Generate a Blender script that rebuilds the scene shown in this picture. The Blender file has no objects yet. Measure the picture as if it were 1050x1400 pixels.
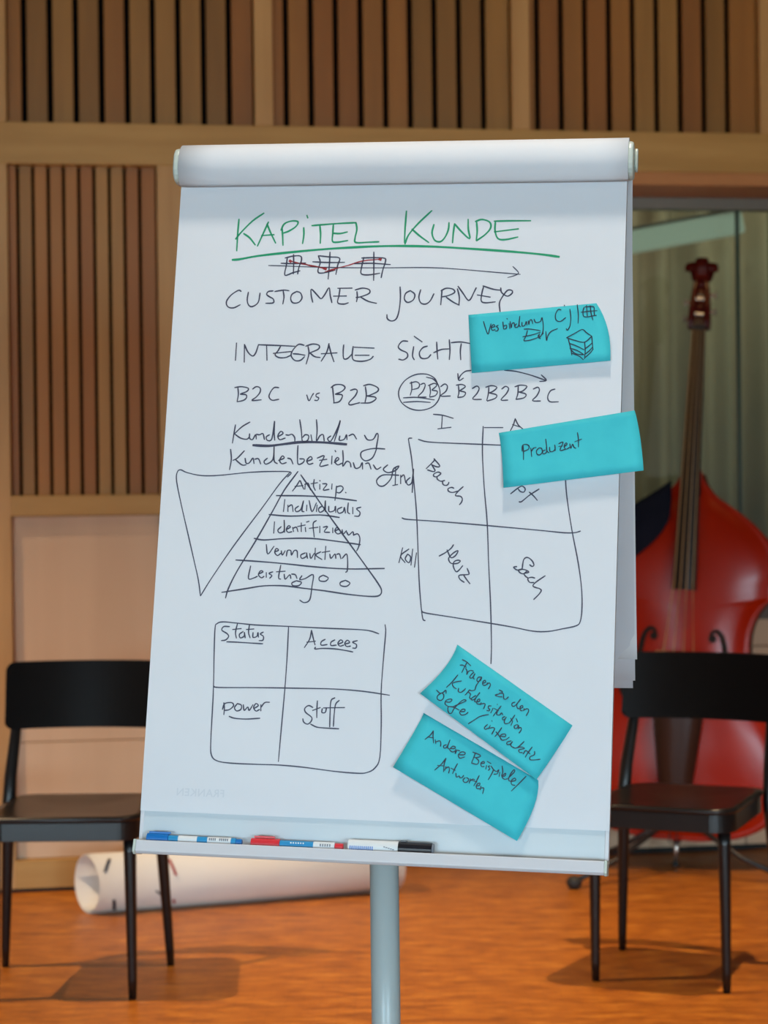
import bpy, bmesh, math, random
from mathutils import Vector, Matrix
from mathutils.bvhtree import BVHTree
random.seed(7)
S = bpy.context.scene
C = S.collection
R = math.radians

# ---------------------------------------------------------------- camera
cam_d = bpy.data.cameras.new('camera'); cam = bpy.data.objects.new('camera', cam_d); C.objects.link(cam)
F_PX = 2775.0
cam_d.sensor_fit = 'VERTICAL'; cam_d.sensor_height = 36.0
cam_d.lens = F_PX*36.0/1400.0
pitch = -11/F_PX
fwd = Vector((0, math.cos(pitch), math.sin(pitch))); r0 = Vector((1, 0, 0)); u0 = r0.cross(fwd)
ra = math.atan(.012)
right = r0*math.cos(ra) - u0*math.sin(ra); up = u0*math.cos(ra) + r0*math.sin(ra)
M = Matrix((right, up, -fwd)).transposed().to_4x4(); M.translation = (0, 0, 1.2)
cam.matrix_world = M
cam_d.clip_start = .05
cam_d.dof.use_dof = True; cam_d.dof.focus_distance = 2.97; cam_d.dof.aperture_fstop = 5.6
S.camera = cam

# ---------------------------------------------------------------- exposure, world, lamps
S.view_settings.view_transform = 'Standard'; S.view_settings.look = 'None'
S.view_settings.gamma = 1.0; S.view_settings.exposure = 0.0
try: S.view_settings.use_curve_mapping = False
except Exception: pass
W = bpy.data.worlds.new('world'); S.world = W; W.use_nodes = True
W.node_tree.nodes['Background'].inputs[0].default_value = (.62, .80, 1.0, 1)
W.node_tree.nodes['Background'].inputs[1].default_value = 0.5

def area(name, loc, target, sx, sy, power, col):
    l = bpy.data.lights.new(name, 'AREA'); l.shape = 'RECTANGLE'; l.size = sx; l.size_y = sy
    l.energy = power; l.color = col
    o = bpy.data.objects.new(name, l); C.objects.link(o); o.location = loc
    o.rotation_euler = (Vector(target)-Vector(loc)).to_track_quat('-Z', 'Y').to_euler()
    return o
# daylight entering through the two window openings behind the camera
for wx in (-2.9, 2.9): area('daylight', (wx, -6.2, 1.3), (wx*.7, -5.2, -1.45), 2.7, 2.2, 690, (.60, .85, 1.0))
# warm ceiling spotlights of the hall
def spot(loc, target, power, ang=70, rad=.05, col=(1.0, .70, .42)):
    l = bpy.data.lights.new('ceiling_spot', 'SPOT'); l.energy = power; l.color = col
    l.spot_size = R(ang); l.spot_blend = .7; l.shadow_soft_size = rad
    o = bpy.data.objects.new('ceiling_spot', l); C.objects.link(o); o.location = loc
    o.rotation_euler = (Vector(target)-Vector(loc)).to_track_quat('-Z', 'Y').to_euler()
SPOTS = [((-2.5, 4.75, 4.25), (-1.1, 5.05, 0), 640, 52), ((1.35, 4.85, 4.25), (.95, 5.1, 0), 560, 51), ((.25, 2.45, 4.25), (.1, 2.75, .6), 250, 46, .18, (1, .88, .74))]
for a in SPOTS: spot(*a)
# warm fill added for the upper panelling, standing in for ceiling bounce
WARM_FILL = [((-2.2, 3.6, 4.2), (-1.4, 6.3, 2.7)), ((.2, 3.6, 4.2), (.3, 6.5, 2.7)), ((2.4, 3.8, 4.2), (1.9, 6.7, 2.7))]
for p, t in WARM_FILL: spot(p, t, 26, 95, .12, (1.0, .60, .20))
# unseen fill light added beyond the glass to brighten the curtain
area('fill_beyond', (1.8, 7.3, 3.5), (1.8, 7.75, 1.2), 1.2, .3, 17, (.95, 1.0, .80))

# ---------------------------------------------------------------- helpers
def lin(r, g, b):
    f = lambda c: (c/255/12.92) if c/255 <= .04045 else ((c/255+.055)/1.055)**2.4
    return (f(r), f(g), f(b), 1)
def mat(name, col, rough=.5, metal=0, coat=0, spec=.5, alpha=None, emit=None, estr=0):
    m = bpy.data.materials.new(name); m.use_nodes = True
    b = m.node_tree.nodes['Principled BSDF']
    b.inputs['Base Color'].default_value = col; b.inputs['Roughness'].default_value = rough
    b.inputs['Metallic'].default_value = metal; b.inputs['Coat Weight'].default_value = coat
    b.inputs['Coat Roughness'].default_value = .12
    b.inputs['Specular IOR Level'].default_value = spec
    if emit: b.inputs['Emission Color'].default_value = emit; b.inputs['Emission Strength'].default_value = estr
    return m
def noise_mat(name, c1, c2, scale, rough=.5, coat=0, detail=4, spec=.5, bump=0.0, pos=(.35, .65)):
    m = mat(name, c1, rough, coat=coat, spec=spec); t = m.node_tree; N = t.nodes; K = t.links
    tc = N.new('ShaderNodeTexCoord'); mp = N.new('ShaderNodeMapping'); mp.inputs['Scale'].default_value = scale
    n = N.new('ShaderNodeTexNoise'); n.inputs['Scale'].default_value = 1; n.inputs['Detail'].default_value = detail
    r = N.new('ShaderNodeValToRGB'); r.color_ramp.elements[0].color = c1; r.color_ramp.elements[1].color = c2
    r.color_ramp.elements[0].position = pos[0]; r.color_ramp.elements[1].position = pos[1]
    K.new(tc.outputs['Object'], mp.inputs[0]); K.new(mp.outputs[0], n.inputs[0]); K.new(n.outputs[0], r.inputs[0])
    K.new(r.outputs[0], N['Principled BSDF'].inputs['Base Color'])
    if bump:
        bp = N.new('ShaderNodeBump'); bp.inputs['Strength'].default_value = bump; bp.inputs['Distance'].default_value = .002
        K.new(n.outputs[0], bp.inputs['Height']); K.new(bp.outputs[0], N['Principled BSDF'].inputs['Normal'])
    return m

def tag(o, label=None, cat=None, group=None, kind=None):
    if label: o['label'] = label
    if cat: o['category'] = cat
    if group: o['group'] = group
    if kind: o['kind'] = kind
    return o
def empty(name, loc=(0, 0, 0), rz=0, label=None, cat=None, group=None):
    o = bpy.data.objects.new(name, None); C.objects.link(o); o.empty_display_size = .1
    o.location = loc; o.rotation_euler = (0, 0, rz)
    return tag(o, label, cat, group)
def world_of(o):
    m = Matrix.Identity(4)
    while o:
        m = Matrix.LocRotScale(o.location, o.rotation_euler, None) @ m; o = o.parent
    return m
def obj(name, bm, m, parent=None, smooth=False, bevel=0, seg=2, world=False, label=None):
    """one mesh object; world=True when its vertices are given in world space although it has a parent"""
    if world and parent is not None:
        bm.transform(world_of(parent).inverted())
    me = bpy.data.meshes.new(name); bm.to_mesh(me); bm.free()
    if isinstance(m, (list, tuple)):
        for k in m: me.materials.append(k)
    else: me.materials.append(m)
    if smooth:
        for p in me.polygons: p.use_smooth = True
    o = bpy.data.objects.new(name, me); C.objects.link(o)
    if parent is not None: o.parent = parent
    if bevel:
        b = o.modifiers.new('bevel', 'BEVEL'); b.width = bevel; b.segments = seg; b.limit_method = 'ANGLE'; b.angle_limit = R(40)
    if label: o['label'] = label
    return o
def box(bm, x0, x1, y0, y1, z0, z1, M=None):
    v = [bm.verts.new(p) for p in ((x0,y0,z0),(x1,y0,z0),(x1,y1,z0),(x0,y1,z0),(x0,y0,z1),(x1,y0,z1),(x1,y1,z1),(x0,y1,z1))]
    for f in ((0,3,2,1),(4,5,6,7),(0,1,5,4),(1,2,6,5),(2,3,7,6),(3,0,4,7)): bm.faces.new([v[i] for i in f])
    if M is not None: bmesh.ops.transform(bm, matrix=M, verts=v)
    return v
def mkbox(*a, M=None):
    bm = bmesh.new(); box(bm, *a, M=M); return bm
def tube(bm, pts, rad, n=12, cap=True, flat=1.0):
    """tube along points; rad is a number or one radius per point"""
    pts = [Vector(p) for p in pts]
    rs = rad if isinstance(rad, (list, tuple)) else [rad]*len(pts)
    rings = []; ref = None
    for i, p in enumerate(pts):
        t = (pts[min(i+1, len(pts)-1)]-pts[max(i-1, 0)]).normalized()
        if ref is None: ref = Vector((0, 0, 1)) if abs(t.z) < .9 else Vector((1, 0, 0))
        a = t.cross(ref).normalized(); b = t.cross(a).normalized(); ref = -b if False else ref
        rings.append([bm.verts.new(p + (a*math.cos(2*math.pi*k/n) + b*math.sin(2*math.pi*k/n)*flat)*rs[i]) for k in range(n)])
    for q, w in zip(rings, rings[1:]):
        for k in range(n): bm.faces.new((q[k], q[(k+1) % n], w[(k+1) % n], w[k]))
    if cap: bm.faces.new(rings[0][::-1]); bm.faces.new(rings[-1])
    return bm
def mktube(pts, rad, n=12, **k):
    bm = bmesh.new(); tube(bm, pts, rad, n, **k); bmesh.ops.recalc_face_normals(bm, faces=bm.faces); return bm
def lathe(bm, prof, n=24, M=None):
    rings = []
    for r, z in prof:
        rings.append([bm.verts.new((r*math.cos(2*math.pi*k/n), r*math.sin(2*math.pi*k/n), z)) for k in range(n)])
    for q, w in zip(rings, rings[1:]):
        for k in range(n): bm.faces.new((q[k], q[(k+1) % n], w[(k+1) % n], w[k]))
    bm.faces.new(rings[0][::-1]); bm.faces.new(rings[-1])
    if M is not None: bmesh.ops.transform(bm, matrix=M, verts=[v for r in rings for v in r])
    return bm
def spline(pts, k=4):
    """Catmull-Rom through the points"""
    if len(pts) < 3: return pts
    P = [pts[0]*2-pts[1]] + pts + [pts[-1]*2-pts[-2]]; out = []
    for i in range(1, len(P)-2):
        a, b, c, d = P[i-1:i+3]
        for j in range(k):
            t = j/k
            out.append(.5*((2*b)+(c-a)*t+(2*a-5*b+4*c-d)*t*t+(3*b-a-3*c+d)*t*t*t))
    out.append(pts[-1]); return out
def poly_prism(bm, pts, d):
    """closed outline of Vectors extruded by the vector d"""
    a = [bm.verts.new(p) for p in pts]; b = [bm.verts.new(p+d) for p in pts]; n = len(a)
    for i in range(n): bm.faces.new((a[i], a[(i+1) % n], b[(i+1) % n], b[i]))
    bm.faces.new(a[::-1]); bm.faces.new(b)
# pen strokes in board coordinates, tenths of a millimetre (x right, y up, and height above the board on the notes)
INK = [
('sheet', 'green', 2.6, '-2457 4193 -2463 3956 -2462 3689;-2071 4284 -2243 4161 -2409 3985 -2491 3876;-2370 3964 -2272 3895 -2177 3781;-1993 4144 -2057 3982 -2144 3763;-2015 4115 -1954 3981 -1863 3808;-2092 3929 -1894 3942;-1777 4053 -1761 3920 -1747 3772;-1792 4009 -1743 4112 -1628 4155 -1534 4139 -1565 4066 -1663 3999 -1755 3964;-1442 4050 -1433 3931 -1446 3796;-1403 4242 -1386 4197;-1319 4078 -1116 4094 -885 4109 -641 4118;-1194 4083 -1175 3944 -1173 3797;-986 4089 -988 3957 -987 3833 -914 3815 -751 3840;-993 3957 -877 3950 -763 3975;-641 4118 -621 4012 -643 3880 -625 3807 -439 3811 -275 3816'),
('sheet', 'green', 2.6, '122 4293 114 4035 113 3801;507 4294 305 4091 170 3917 122 3777;217 4010 342 3901 483 3798;548 4080 525 3943 572 3832 658 3811 726 3883 769 3999 774 4107;859 4086 846 3940 840 3789;859 4086 963 3968 1095 3853 1069 3996 1060 4156;1189 4111 1203 3966 1195 3821;1169 4117 1267 4148 1381 4109 1404 4022 1332 3921 1200 3821;1471 4114 1470 3978 1517 3853 1630 3834 1816 3873;1451 4120 1717 4123 1997 4121;1460 3955 1820 3998'),
('sheet', 'green', 3.4, '-2524 3550 -2399 3561 -2109 3612 -1587 3667 -1096 3708 -636 3734 -235 3748 134 3748 604 3732 1170 3693 1733 3648 2153 3605 2437 3563'),
('sheet', 'ink', 1.5, '-1954 3458 -1720 3451 -1371 3434 -793 3418 -219 3412 476 3411 901 3388 1465 3336 1871 3299;1755 3420 1822 3354 1843 3316 1788 3282 1683 3251'),
('sheet', 'ink', 2.1, '-1670 3586 -1677 3462 -1692 3306 -1569 3344 -1461 3373;-1704 3574 -1583 3603 -1467 3602 -1449 3534 -1481 3431 -1496 3323;-1576 3629 -1566 3491 -1562 3323;-1763 3492 -1577 3485 -1380 3495;-1192 3606 -1158 3503 -1186 3386 -1163 3336 -1048 3347 -921 3384;-1192 3606 -1032 3587 -867 3568 -887 3457 -908 3311;-1016 3663 -1015 3487 -1023 3239;-1274 3512 -1028 3499 -783 3500;-493 3577 -520 3426 -521 3323 -414 3303 -238 3328;-527 3566 -341 3570 -183 3561 -161 3511 -195 3380 -215 3258;-345 3658 -334 3424 -327 3215;-632 3479 -365 3483 -84 3461'),
('sheet', 'red', 1.9, '-1614 3526 -1461 3484 -1285 3454 -1080 3406;-1462 3502 -1285 3445 -1110 3423;-1049 3364 -936 3399 -737 3450 -511 3519 -245 3546;-1078 3353 -935 3381'),
('sheet', 'red', 5.0, '-1632 3532 -1608 3517'),
('sheet', 'red', 5.0, '-1098 3412 -1063 3397'),
('sheet', 'red', 5.0, '-260 3549 -231 3540'),
('sheet', 'ink', 2.1, '-2354 3054 -2399 3072 -2511 2996 -2575 2893 -2544 2814 -2456 2799 -2356 2848;-2242 3045 -2253 2921 -2224 2839 -2165 2819 -2081 2883 -2060 3029;-1858 3061 -1931 3052 -1957 3008 -1911 2970 -1851 2935 -1848 2876 -1964 2868;-1835 3052 -1699 3072 -1612 3063;-1704 3060 -1687 2964 -1699 2855;-1495 3051 -1565 3007 -1581 2934 -1543 2875 -1457 2881 -1409 2948 -1436 3027 -1495 3051;-1240 2880 -1269 2991 -1271 3085 -1174 2991 -1114 2938 -1060 3005 -1001 3107 -978 2990 -946 2874;-834 3098 -843 2990 -857 2874 -764 2853 -694 2873;-869 3098 -648 3100;-929 2976 -728 2978;-573 3047 -563 2960 -571 2887;-603 3070 -490 3099 -389 3075 -386 3017 -512 2965 -583 2954;-512 2960 -394 2895 -264 2863'),
('sheet', 'ink', 2.1, '78 3117 91 2958 80 2755 44 2626 -26 2591 -90 2626 -101 2692;237 3058 168 3015 152 2929 203 2876 286 2914 305 3000 237 3058;392 3072 369 2957 401 2870 473 2850 541 2898 593 3008;712 3071 708 2956 702 2835;696 3051 773 3091 872 3079 902 3027 806 2978 722 2961;779 2955 880 2883 981 2831;942 3085 976 2955 975 2831;949 3122 1030 3012 1104 2911 1145 2925 1184 3012 1223 3098;1334 3126 1310 3011 1306 2896 1372 2867 1516 2881;1320 3126 1476 3074 1588 3059;1241 2988 1438 2953;1587 3096 1603 3024 1689 2967 1757 3009 1756 3052 1686 3053 1606 2938 1576 2852 1592 2724'),
('sheet', 'ink', 2.1, '-2379 2255 -2380 1984;-2255 2232 -2242 1956;-2255 2232 -2196 2115 -2120 2052 -2073 2101 -2037 2232;-2037 2226 -1738 2215 -1478 2203;-1912 2212 -1893 1985;-1694 2209 -1733 2131 -1774 2073 -1713 2029 -1612 2029 -1542 2059;-1804 2093 -1531 2122;-1335 2218 -1422 2232 -1503 2145 -1527 2059 -1466 1986 -1380 1987 -1319 2045;-1500 2088 -1413 2082 -1312 2065;-1276 2204 -1256 2088 -1290 1929;-1311 2204 -1206 2238 -1110 2218 -1116 2160 -1242 2102;-1242 2102 -1167 2045 -1080 2031;-957 2247 -985 2117 -1063 1973;-962 2239 -921 2103 -868 1965;-1069 2088 -827 2103;-733 2227 -736 2118 -722 2017 -665 2017 -597 2089;-589 2204 -596 2060 -564 1989 -435 1975 -323 2004 -277 2052;-574 2190 -269 2176;-554 2066 -340 2067'),
('sheet', 'ink', 2.1, '234 2281 148 2281 93 2200 136 2148 225 2106 238 2043 178 1997 108 2008;324 2201 313 2061 343 1998;324 2358 448 2271;530 2208 462 2183 414 2106 445 2026 538 2026 587 2079;665 2271 678 2131 693 2009;627 2107 739 2156 858 2166;852 2306 869 2149 865 2003;882 2261 1025 2271 1170 2247;1033 2247 1024 2132 1036 1999'),
('sheet', 'ink', 2.0, '-2317 1564 -2303 1463 -2316 1348;-2367 1564 -2266 1579 -2157 1556 -2175 1507 -2274 1469;-2274 1463 -2186 1455 -2177 1406 -2224 1368 -2310 1348;-2090 1542 -2034 1580 -1975 1560 -1972 1494 -2025 1422 -2089 1369 -1945 1379;-1687 1567 -1759 1567 -1813 1495 -1829 1423 -1777 1374 -1677 1389'),
('sheet', 'ink', 1.8, '-1256 1460 -1217 1369 -1178 1441 -1152 1484;-1061 1490 -1108 1470 -1112 1435 -1071 1413 -1089 1375 -1132 1378'),
('sheet', 'ink', 2.1, '-871 1586 -851 1457 -836 1343;-893 1571 -830 1615 -730 1615 -680 1572 -725 1515 -823 1471;-823 1471 -723 1463 -720 1415 -760 1357 -844 1337;-598 1530 -528 1550 -493 1522 -523 1444 -609 1344 -587 1310 -503 1330 -447 1345;-374 1588 -353 1460 -368 1345;-403 1602 -305 1623 -189 1575 -186 1518 -297 1460 -353 1445;-339 1445 -225 1432 -209 1398 -291 1346 -433 1339'),
('sheet', 'ink', 1.8, '709 1626 654 1723 531 1782 360 1771 209 1676 130 1519 172 1363 314 1260 486 1237 655 1297 745 1436 728 1592 645 1703 533 1737;204 1422 409 1430 668 1394;207 1353 412 1368 611 1355;313 1666 325 1555 305 1461;290 1642 382 1667 435 1632 420 1573 336 1548;452 1625 503 1643 522 1608 491 1521 426 1441 546 1435;590 1609 604 1522 597 1445;566 1608 657 1644 693 1609 627 1546;627 1539 707 1522 682 1460 598 1435'),
('sheet', 'ink', 1.9, '752 1592 812 1634 854 1599 833 1523 758 1453 904 1454;1017 1611 1028 1507 1014 1437;983 1617 1068 1628 1120 1594 1038 1534;1038 1531 1124 1507 1099 1448 1014 1431;1223 1567 1290 1605 1325 1567 1294 1491 1236 1411 1366 1405;1467 1588 1464 1492 1444 1388;1420 1588 1510 1613 1586 1586 1530 1527 1464 1502;1481 1502 1583 1475 1568 1423 1451 1381;1658 1562 1714 1603 1759 1569 1728 1493 1654 1400 1755 1397;1899 1615 1897 1494 1873 1408;1849 1597 1932 1622 2027 1605 1969 1536 1902 1518;1913 1518 2015 1488 1990 1433 1873 1408;2120 1564 2186 1592 2211 1547 2174 1461 2115 1392 2233 1386;2439 1566 2372 1538 2335 1445 2371 1377 2495 1377;1196 1840 1111 1826 1045 1767 1014 1704;1000 1794 1021 1690 1088 1725;1688 1845 1858 1828 2062 1777 2232 1719 2307 1692;2230 1778 2307 1696 2210 1678'),
('sheet', 'ink', 2.0, '-2319 996 -2335 860 -2350 714;-2099 1039 -2221 963 -2341 843;-2317 850 -2228 793 -2135 777 -2092 811;-2095 862 -2091 795 -2046 771 -2002 846 -1988 779;-1992 853 -1941 847 -1891 864 -1862 773;-1788 848 -1837 814 -1817 763 -1750 788 -1725 1059 -1721 883 -1705 764;-1667 815 -1585 867 -1620 901 -1661 832 -1630 775 -1547 800;-1543 850 -1498 844 -1448 858 -1405 811 -1398 750;-1342 1082 -1309 920 -1280 745 -1206 769 -1193 837 -1245 853 -1283 812;-1160 854 -1138 760;-1088 1084 -1069 922 -1071 760 -1024 838 -975 856 -953 761;-856 840 -904 796 -852 762 -761 959 -727 1077 -745 976 -801 756;-721 841 -725 774 -652 791 -622 859 -611 782;-587 842 -521 866 -467 793;-353 855 -300 785 -216 795 -170 880 -145 846 -162 695 -168 628 -220 511 -318 469 -387 526 -375 609 -210 655 -36 650'),
('sheet', 'ink', 3.8, '-2034 687 -1795 679 -1559 708 -1290 741 -952 738 -614 714'),
('sheet', 'ink', 2.0, '-2372 622 -2352 470 -2370 311;-2159 601 -2261 488 -2327 453;-2294 471 -2187 387 -2119 388;-2142 489 -2120 412 -2070 422 -2022 491 -2000 406;-1994 474 -1937 481 -1898 401;-1801 493 -1849 442 -1813 402 -1715 477 -1710 680 -1698 460 -1644 410;-1630 461 -1547 496 -1576 529 -1613 461 -1576 411 -1509 429;-1496 496 -1444 480 -1407 407;-1348 690 -1346 532 -1329 407 -1256 432 -1242 482 -1310 488;-1206 449 -1124 484 -1149 524 -1200 466 -1170 409 -1104 423;-1047 501 -941 536 -1001 384 -874 403;-1012 468 -898 486;-824 537 -824 413;-784 622 -770 598;-785 437 -720 488 -745 515 -776 454 -733 404 -667 429;-667 623 -653 489 -655 382 -601 456 -550 440 -530 373;-500 441 -463 357 -397 375 -366 442 -355 342;-316 426 -266 433 -228 344;-198 411 -145 345 -80 379;18 413 -45 346 24 297 138 331 185 398 104 348 77 214 -17 103 -100 102 -137 178 -58 256 75 264 191 259'),
('sheet', 'ink', 1.7, '-2696 -1590 -2745 -1349 -2832 -1051 -2941 -685 -3072 -249 -3172 121 -3174 257 -3125 301 -3019 259 -2793 217 -2519 224 -2112 270 -1773 291 -1441 288 -1480 211;-1441 288 -1593 108 -1843 -264 -2218 -805 -2527 -1294 -2696 -1590'),
('sheet', 'ink', 2.1, '-1326 297 -1520 9 -1672 -295 -1915 -766 -2160 -1203 -2279 -1471 -2314 -1614;-1280 247 -1080 -18 -828 -348 -543 -708 -260 -1065 -48 -1339 13 -1452 -23 -1524 -171 -1538 -503 -1513 -837 -1471 -1171 -1439 -1441 -1412 -1742 -1419 -2009 -1465 -2377 -1530;-1634 -70 -1246 -68 -842 -82 -422 -129;-1729 -356 -1397 -374 -962 -350 -666 -382;-1935 -716 -1782 -737 -1480 -711 -1077 -701 -708 -734 -333 -780;-2193 -1044 -1864 -1058 -1459 -1083 -1022 -1120 -521 -1142 40 -1124'),
('sheet', 'ink', 1.9, '-1292 163 -1338 78 -1394 1;-1285 163 -1255 96 -1224 30;-1361 71 -1237 86;-1205 114 -1207 30;-1215 103 -1162 121 -1123 21;-1074 182 -1079 82 -1048 15;-1121 115 -1021 133;-986 110 -982 33;-946 117 -879 111 -931 24 -841 35;-802 119 -804 36;-733 87 -737 -30 -746 -130;-739 70 -666 88 -631 48 -678 -13 -729 -7;-595 -5 -584 -15;-992 167 -982 157'),
('sheet', 'ink', 1.9, '-1502 -125 -1512 -309;-1450 -208 -1445 -308;-1449 -241 -1390 -207 -1367 -307;-1288 -222 -1336 -263 -1317 -306 -1252 -271 -1218 -137 -1234 -288 -1199 -304;-1164 -203 -1166 -293;-1134 -136 -1082 -302 -1022 -168;-1010 -201 -1015 -301;-935 -216 -984 -257 -964 -310 -899 -266 -890 -132 -881 -299;-835 -215 -824 -298 -748 -280 -735 -213 -723 -313;-634 -228 -699 -263 -679 -319 -614 -295 -600 -228 -579 -317;-544 -161 -547 -294 -512 -326;-474 -226 -469 -325;-351 -224 -416 -248 -363 -301 -377 -357 -444 -358'),
('sheet', 'ink', 1.9, '-1639 -461 -1642 -635;-1533 -533 -1581 -587 -1552 -626 -1486 -592 -1495 -432 -1478 -618;-1454 -575 -1395 -540 -1423 -518 -1454 -575 -1424 -617 -1368 -606;-1361 -540 -1344 -606;-1354 -556 -1304 -539 -1277 -605;-1234 -471 -1227 -604;-1288 -528 -1172 -503;-1170 -536 -1160 -603;-1157 -460 -1118 -446;-1008 -434 -1055 -485 -1028 -683;-1112 -552 -979 -533;-953 -516 -948 -616;-902 -532 -836 -521 -882 -598 -798 -606;-758 -539 -754 -612;-722 -585 -667 -551 -702 -535 -722 -585 -680 -627 -631 -610;-617 -560 -597 -626 -550 -575;-549 -592 -513 -641 -456 -590 -440 -646;-440 -640 -381 -622 -345 -687 -355 -803 -385 -876'),
('sheet', 'ink', 1.9, '-1744 -803 -1712 -945 -1625 -827;-1610 -910 -1554 -886 -1589 -860 -1609 -920 -1566 -965 -1518 -931;-1513 -891 -1493 -957 -1453 -890;-1431 -973 -1419 -890 -1369 -889 -1355 -955 -1319 -888 -1275 -893 -1263 -993;-1149 -917 -1215 -952 -1195 -1001 -1130 -967 -1133 -911 -1112 -999;-1082 -923 -1062 -998 -1015 -921;-1003 -842 -1001 -1014;-917 -896 -991 -947 -894 -1012;-848 -812 -851 -1011;-899 -906 -784 -884;-782 -927 -761 -992 -705 -925 -688 -991;-681 -931 -638 -924 -612 -996;-595 -989 -532 -922 -510 -1037 -510 -1168 -535 -1192'),
('sheet', 'ink', 1.9, '-1962 -1126 -1984 -1315 -1901 -1304 -1851 -1279;-1836 -1246 -1771 -1212 -1806 -1196 -1836 -1256 -1789 -1301 -1750 -1277;-1720 -1220 -1716 -1293;-1620 -1208 -1679 -1233 -1633 -1265 -1665 -1305;-1508 -1107 -1531 -1289 -1496 -1315;-1570 -1207 -1436 -1195;-1450 -1238 -1429 -1313 -1366 -1246 -1346 -1302;-1340 -1235 -1282 -1244 -1253 -1300;-1181 -1255 -1212 -1315 -1129 -1297 -1015 -1238 -1023 -1410 -1046 -1607 -1127 -1652 -1195 -1617;-1261 -1333 -1326 -1367 -1307 -1406 -1223 -1404 -1183 -1354 -1261 -1333;-865 -1242 -920 -1276 -911 -1325 -827 -1330 -787 -1280 -865 -1242;-529 -1310 -604 -1344 -592 -1390 -508 -1398 -461 -1348 -529 -1310'),
('sheet', 'ink', 1.9, '111 367 156 383;138 368 142 113;105 105 179 121;217 264 223 133;219 226 265 264 297 145;360 228 307 172 335 116 389 161 403 360 400 5'),
('sheet', 'ink', 1.9, '295 -813 250 -1035;389 -830 271 -932 342 -1033;374 -904 340 -978 398 -1032 420 -951 374 -904;444 -829 429 -1068;502 -883 482 -1097'),
('sheet', 'ink', 1.8, '360 817 312 809 318 752 365 528 419 154 476 -291 514 -735 555 -1249 597 -1615 636 -1840 674 -1872;454 799 597 763 932 747 1413 733 1744 722;1406 1003 1410 614 1456 94 1519 -422 1565 -1045 1611 -1590 1647 -2169 1651 -2467;264 -373 351 -394 795 -416 1532 -466 2261 -520 2623 -550 2785 -547 2871 -523;2626 294 2662 -36 2748 -511 2852 -982 2910 -1343 2926 -1631 2906 -1829 2844 -1892 2667 -1936 2454 -1981 2238 -1983 1949 -1933 1585 -1881 1037 -1808 669 -1759 612 -1724;1422 984 1698 986'),
('sheet', 'ink', 1.9, '661 1177 803 1163 961 1119;796 1152 793 964;737 959 933 984'),
('sheet', 'ink', 1.8, '1872 1121 1848 1028 1805 934;1872 1121 1920 1028 2004 956;1834 1032 1951 997'),
('sheet', 'ink', 1.9, '1844 6 1953 96 2012 121 2054 81 2036 35 1985 43 1953 79;1970 -109 2010 -104 2118 -11 2256 83;2113 36 2179 -20 2236 -85'),
('sheet', 'ink', 1.9, '707 512 700 479 590 361;699 512 781 422 782 393 732 396 669 425;670 420 723 338 694 321 611 345;811 298 769 314 712 288 706 255 747 243 803 281 810 306;756 239 765 206 816 178 873 191;840 178 850 133 892 117 924 134 935 167;1013 77 975 89 927 68 937 31 995 15 1076 37;1149 104 1076 32 1038 -30 1112 -41 1142 -78 1132 -127 1102 -167'),
('sheet', 'ink', 1.9, '1041 -754 1006 -808 930 -871 836 -926;948 -831 997 -930 1033 -944 1081 -907 1111 -842 1058 -865 997 -923 977 -966 1000 -1016 1044 -1033 1115 -1024 1149 -991 1106 -981 1057 -1007 1049 -1065 1076 -1128 1106 -1149 1147 -1112 1187 -1058;1253 -1096 1284 -1174 1249 -1189 1143 -1201 1152 -1255 1218 -1301;1203 -1193 1252 -1260 1304 -1322'),
('sheet', 'ink', 1.9, '2155 -1024 2191 -1048 2218 -1030 2195 -974 2145 -929 2102 -922 2068 -955 2056 -1019 2045 -1090 1982 -1106 1939 -1082 1927 -1064 1973 -1056;1992 -1109 2026 -1147 2075 -1157 2116 -1124;1992 -1105 2045 -1094 2101 -1103 2148 -1134 2082 -1156 2105 -1195 2140 -1219;2239 -1217 2189 -1207 2141 -1222 2142 -1251 2171 -1282 2227 -1281;2386 -1180 2255 -1276 2214 -1330 2257 -1354 2307 -1367 2336 -1395 2303 -1452 2232 -1527'),
('sheet', 'ink', 1.8, '3 -2080 -128 -2041 -316 -2026 -808 -2019 -1347 -2007 -1831 -1999 -2126 -1978 -2333 -1966 -2420 -1995 -2445 -2067 -2435 -2469 -2414 -2955 -2410 -3353 -2406 -3750 -2383 -3918 -2297 -3994 -2091 -4020 -1713 -4023 -1365 -4021 -990 -4040 -558 -4079 -214 -4094 -73 -4077 37 -4009 101 -3854 99 -3381 76 -2905 89 -2398 102 -2057 88 -1944;-1341 -2004 -1338 -2438 -1346 -2922 -1366 -3487 -1383 -3974;-2417 -2912 -2333 -2930 -1777 -2915 -1196 -2905 -618 -2899 -186 -2919 202 -2963'),
('sheet', 'ink', 1.9, '-2226 -2033 -2314 -2035 -2341 -2088 -2264 -2134 -2232 -2177 -2273 -2230 -2340 -2243;-2111 -1987 -2132 -2117 -2113 -2202;-2179 -2075 -2048 -2057;-2016 -2099 -2072 -2144 -2054 -2195 -1997 -2165 -2001 -2107 -1981 -2193;-1928 -1990 -1936 -2111 -1907 -2191;-1973 -2069 -1857 -2058;-1868 -2110 -1864 -2181 -1806 -2165 -1795 -2108 -1782 -2179;-1713 -2100 -1758 -2130 -1710 -2163 -1715 -2220 -1773 -2227;-2257 -2258 -2109 -2259 -1874 -2267 -1712 -2272'),
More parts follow.
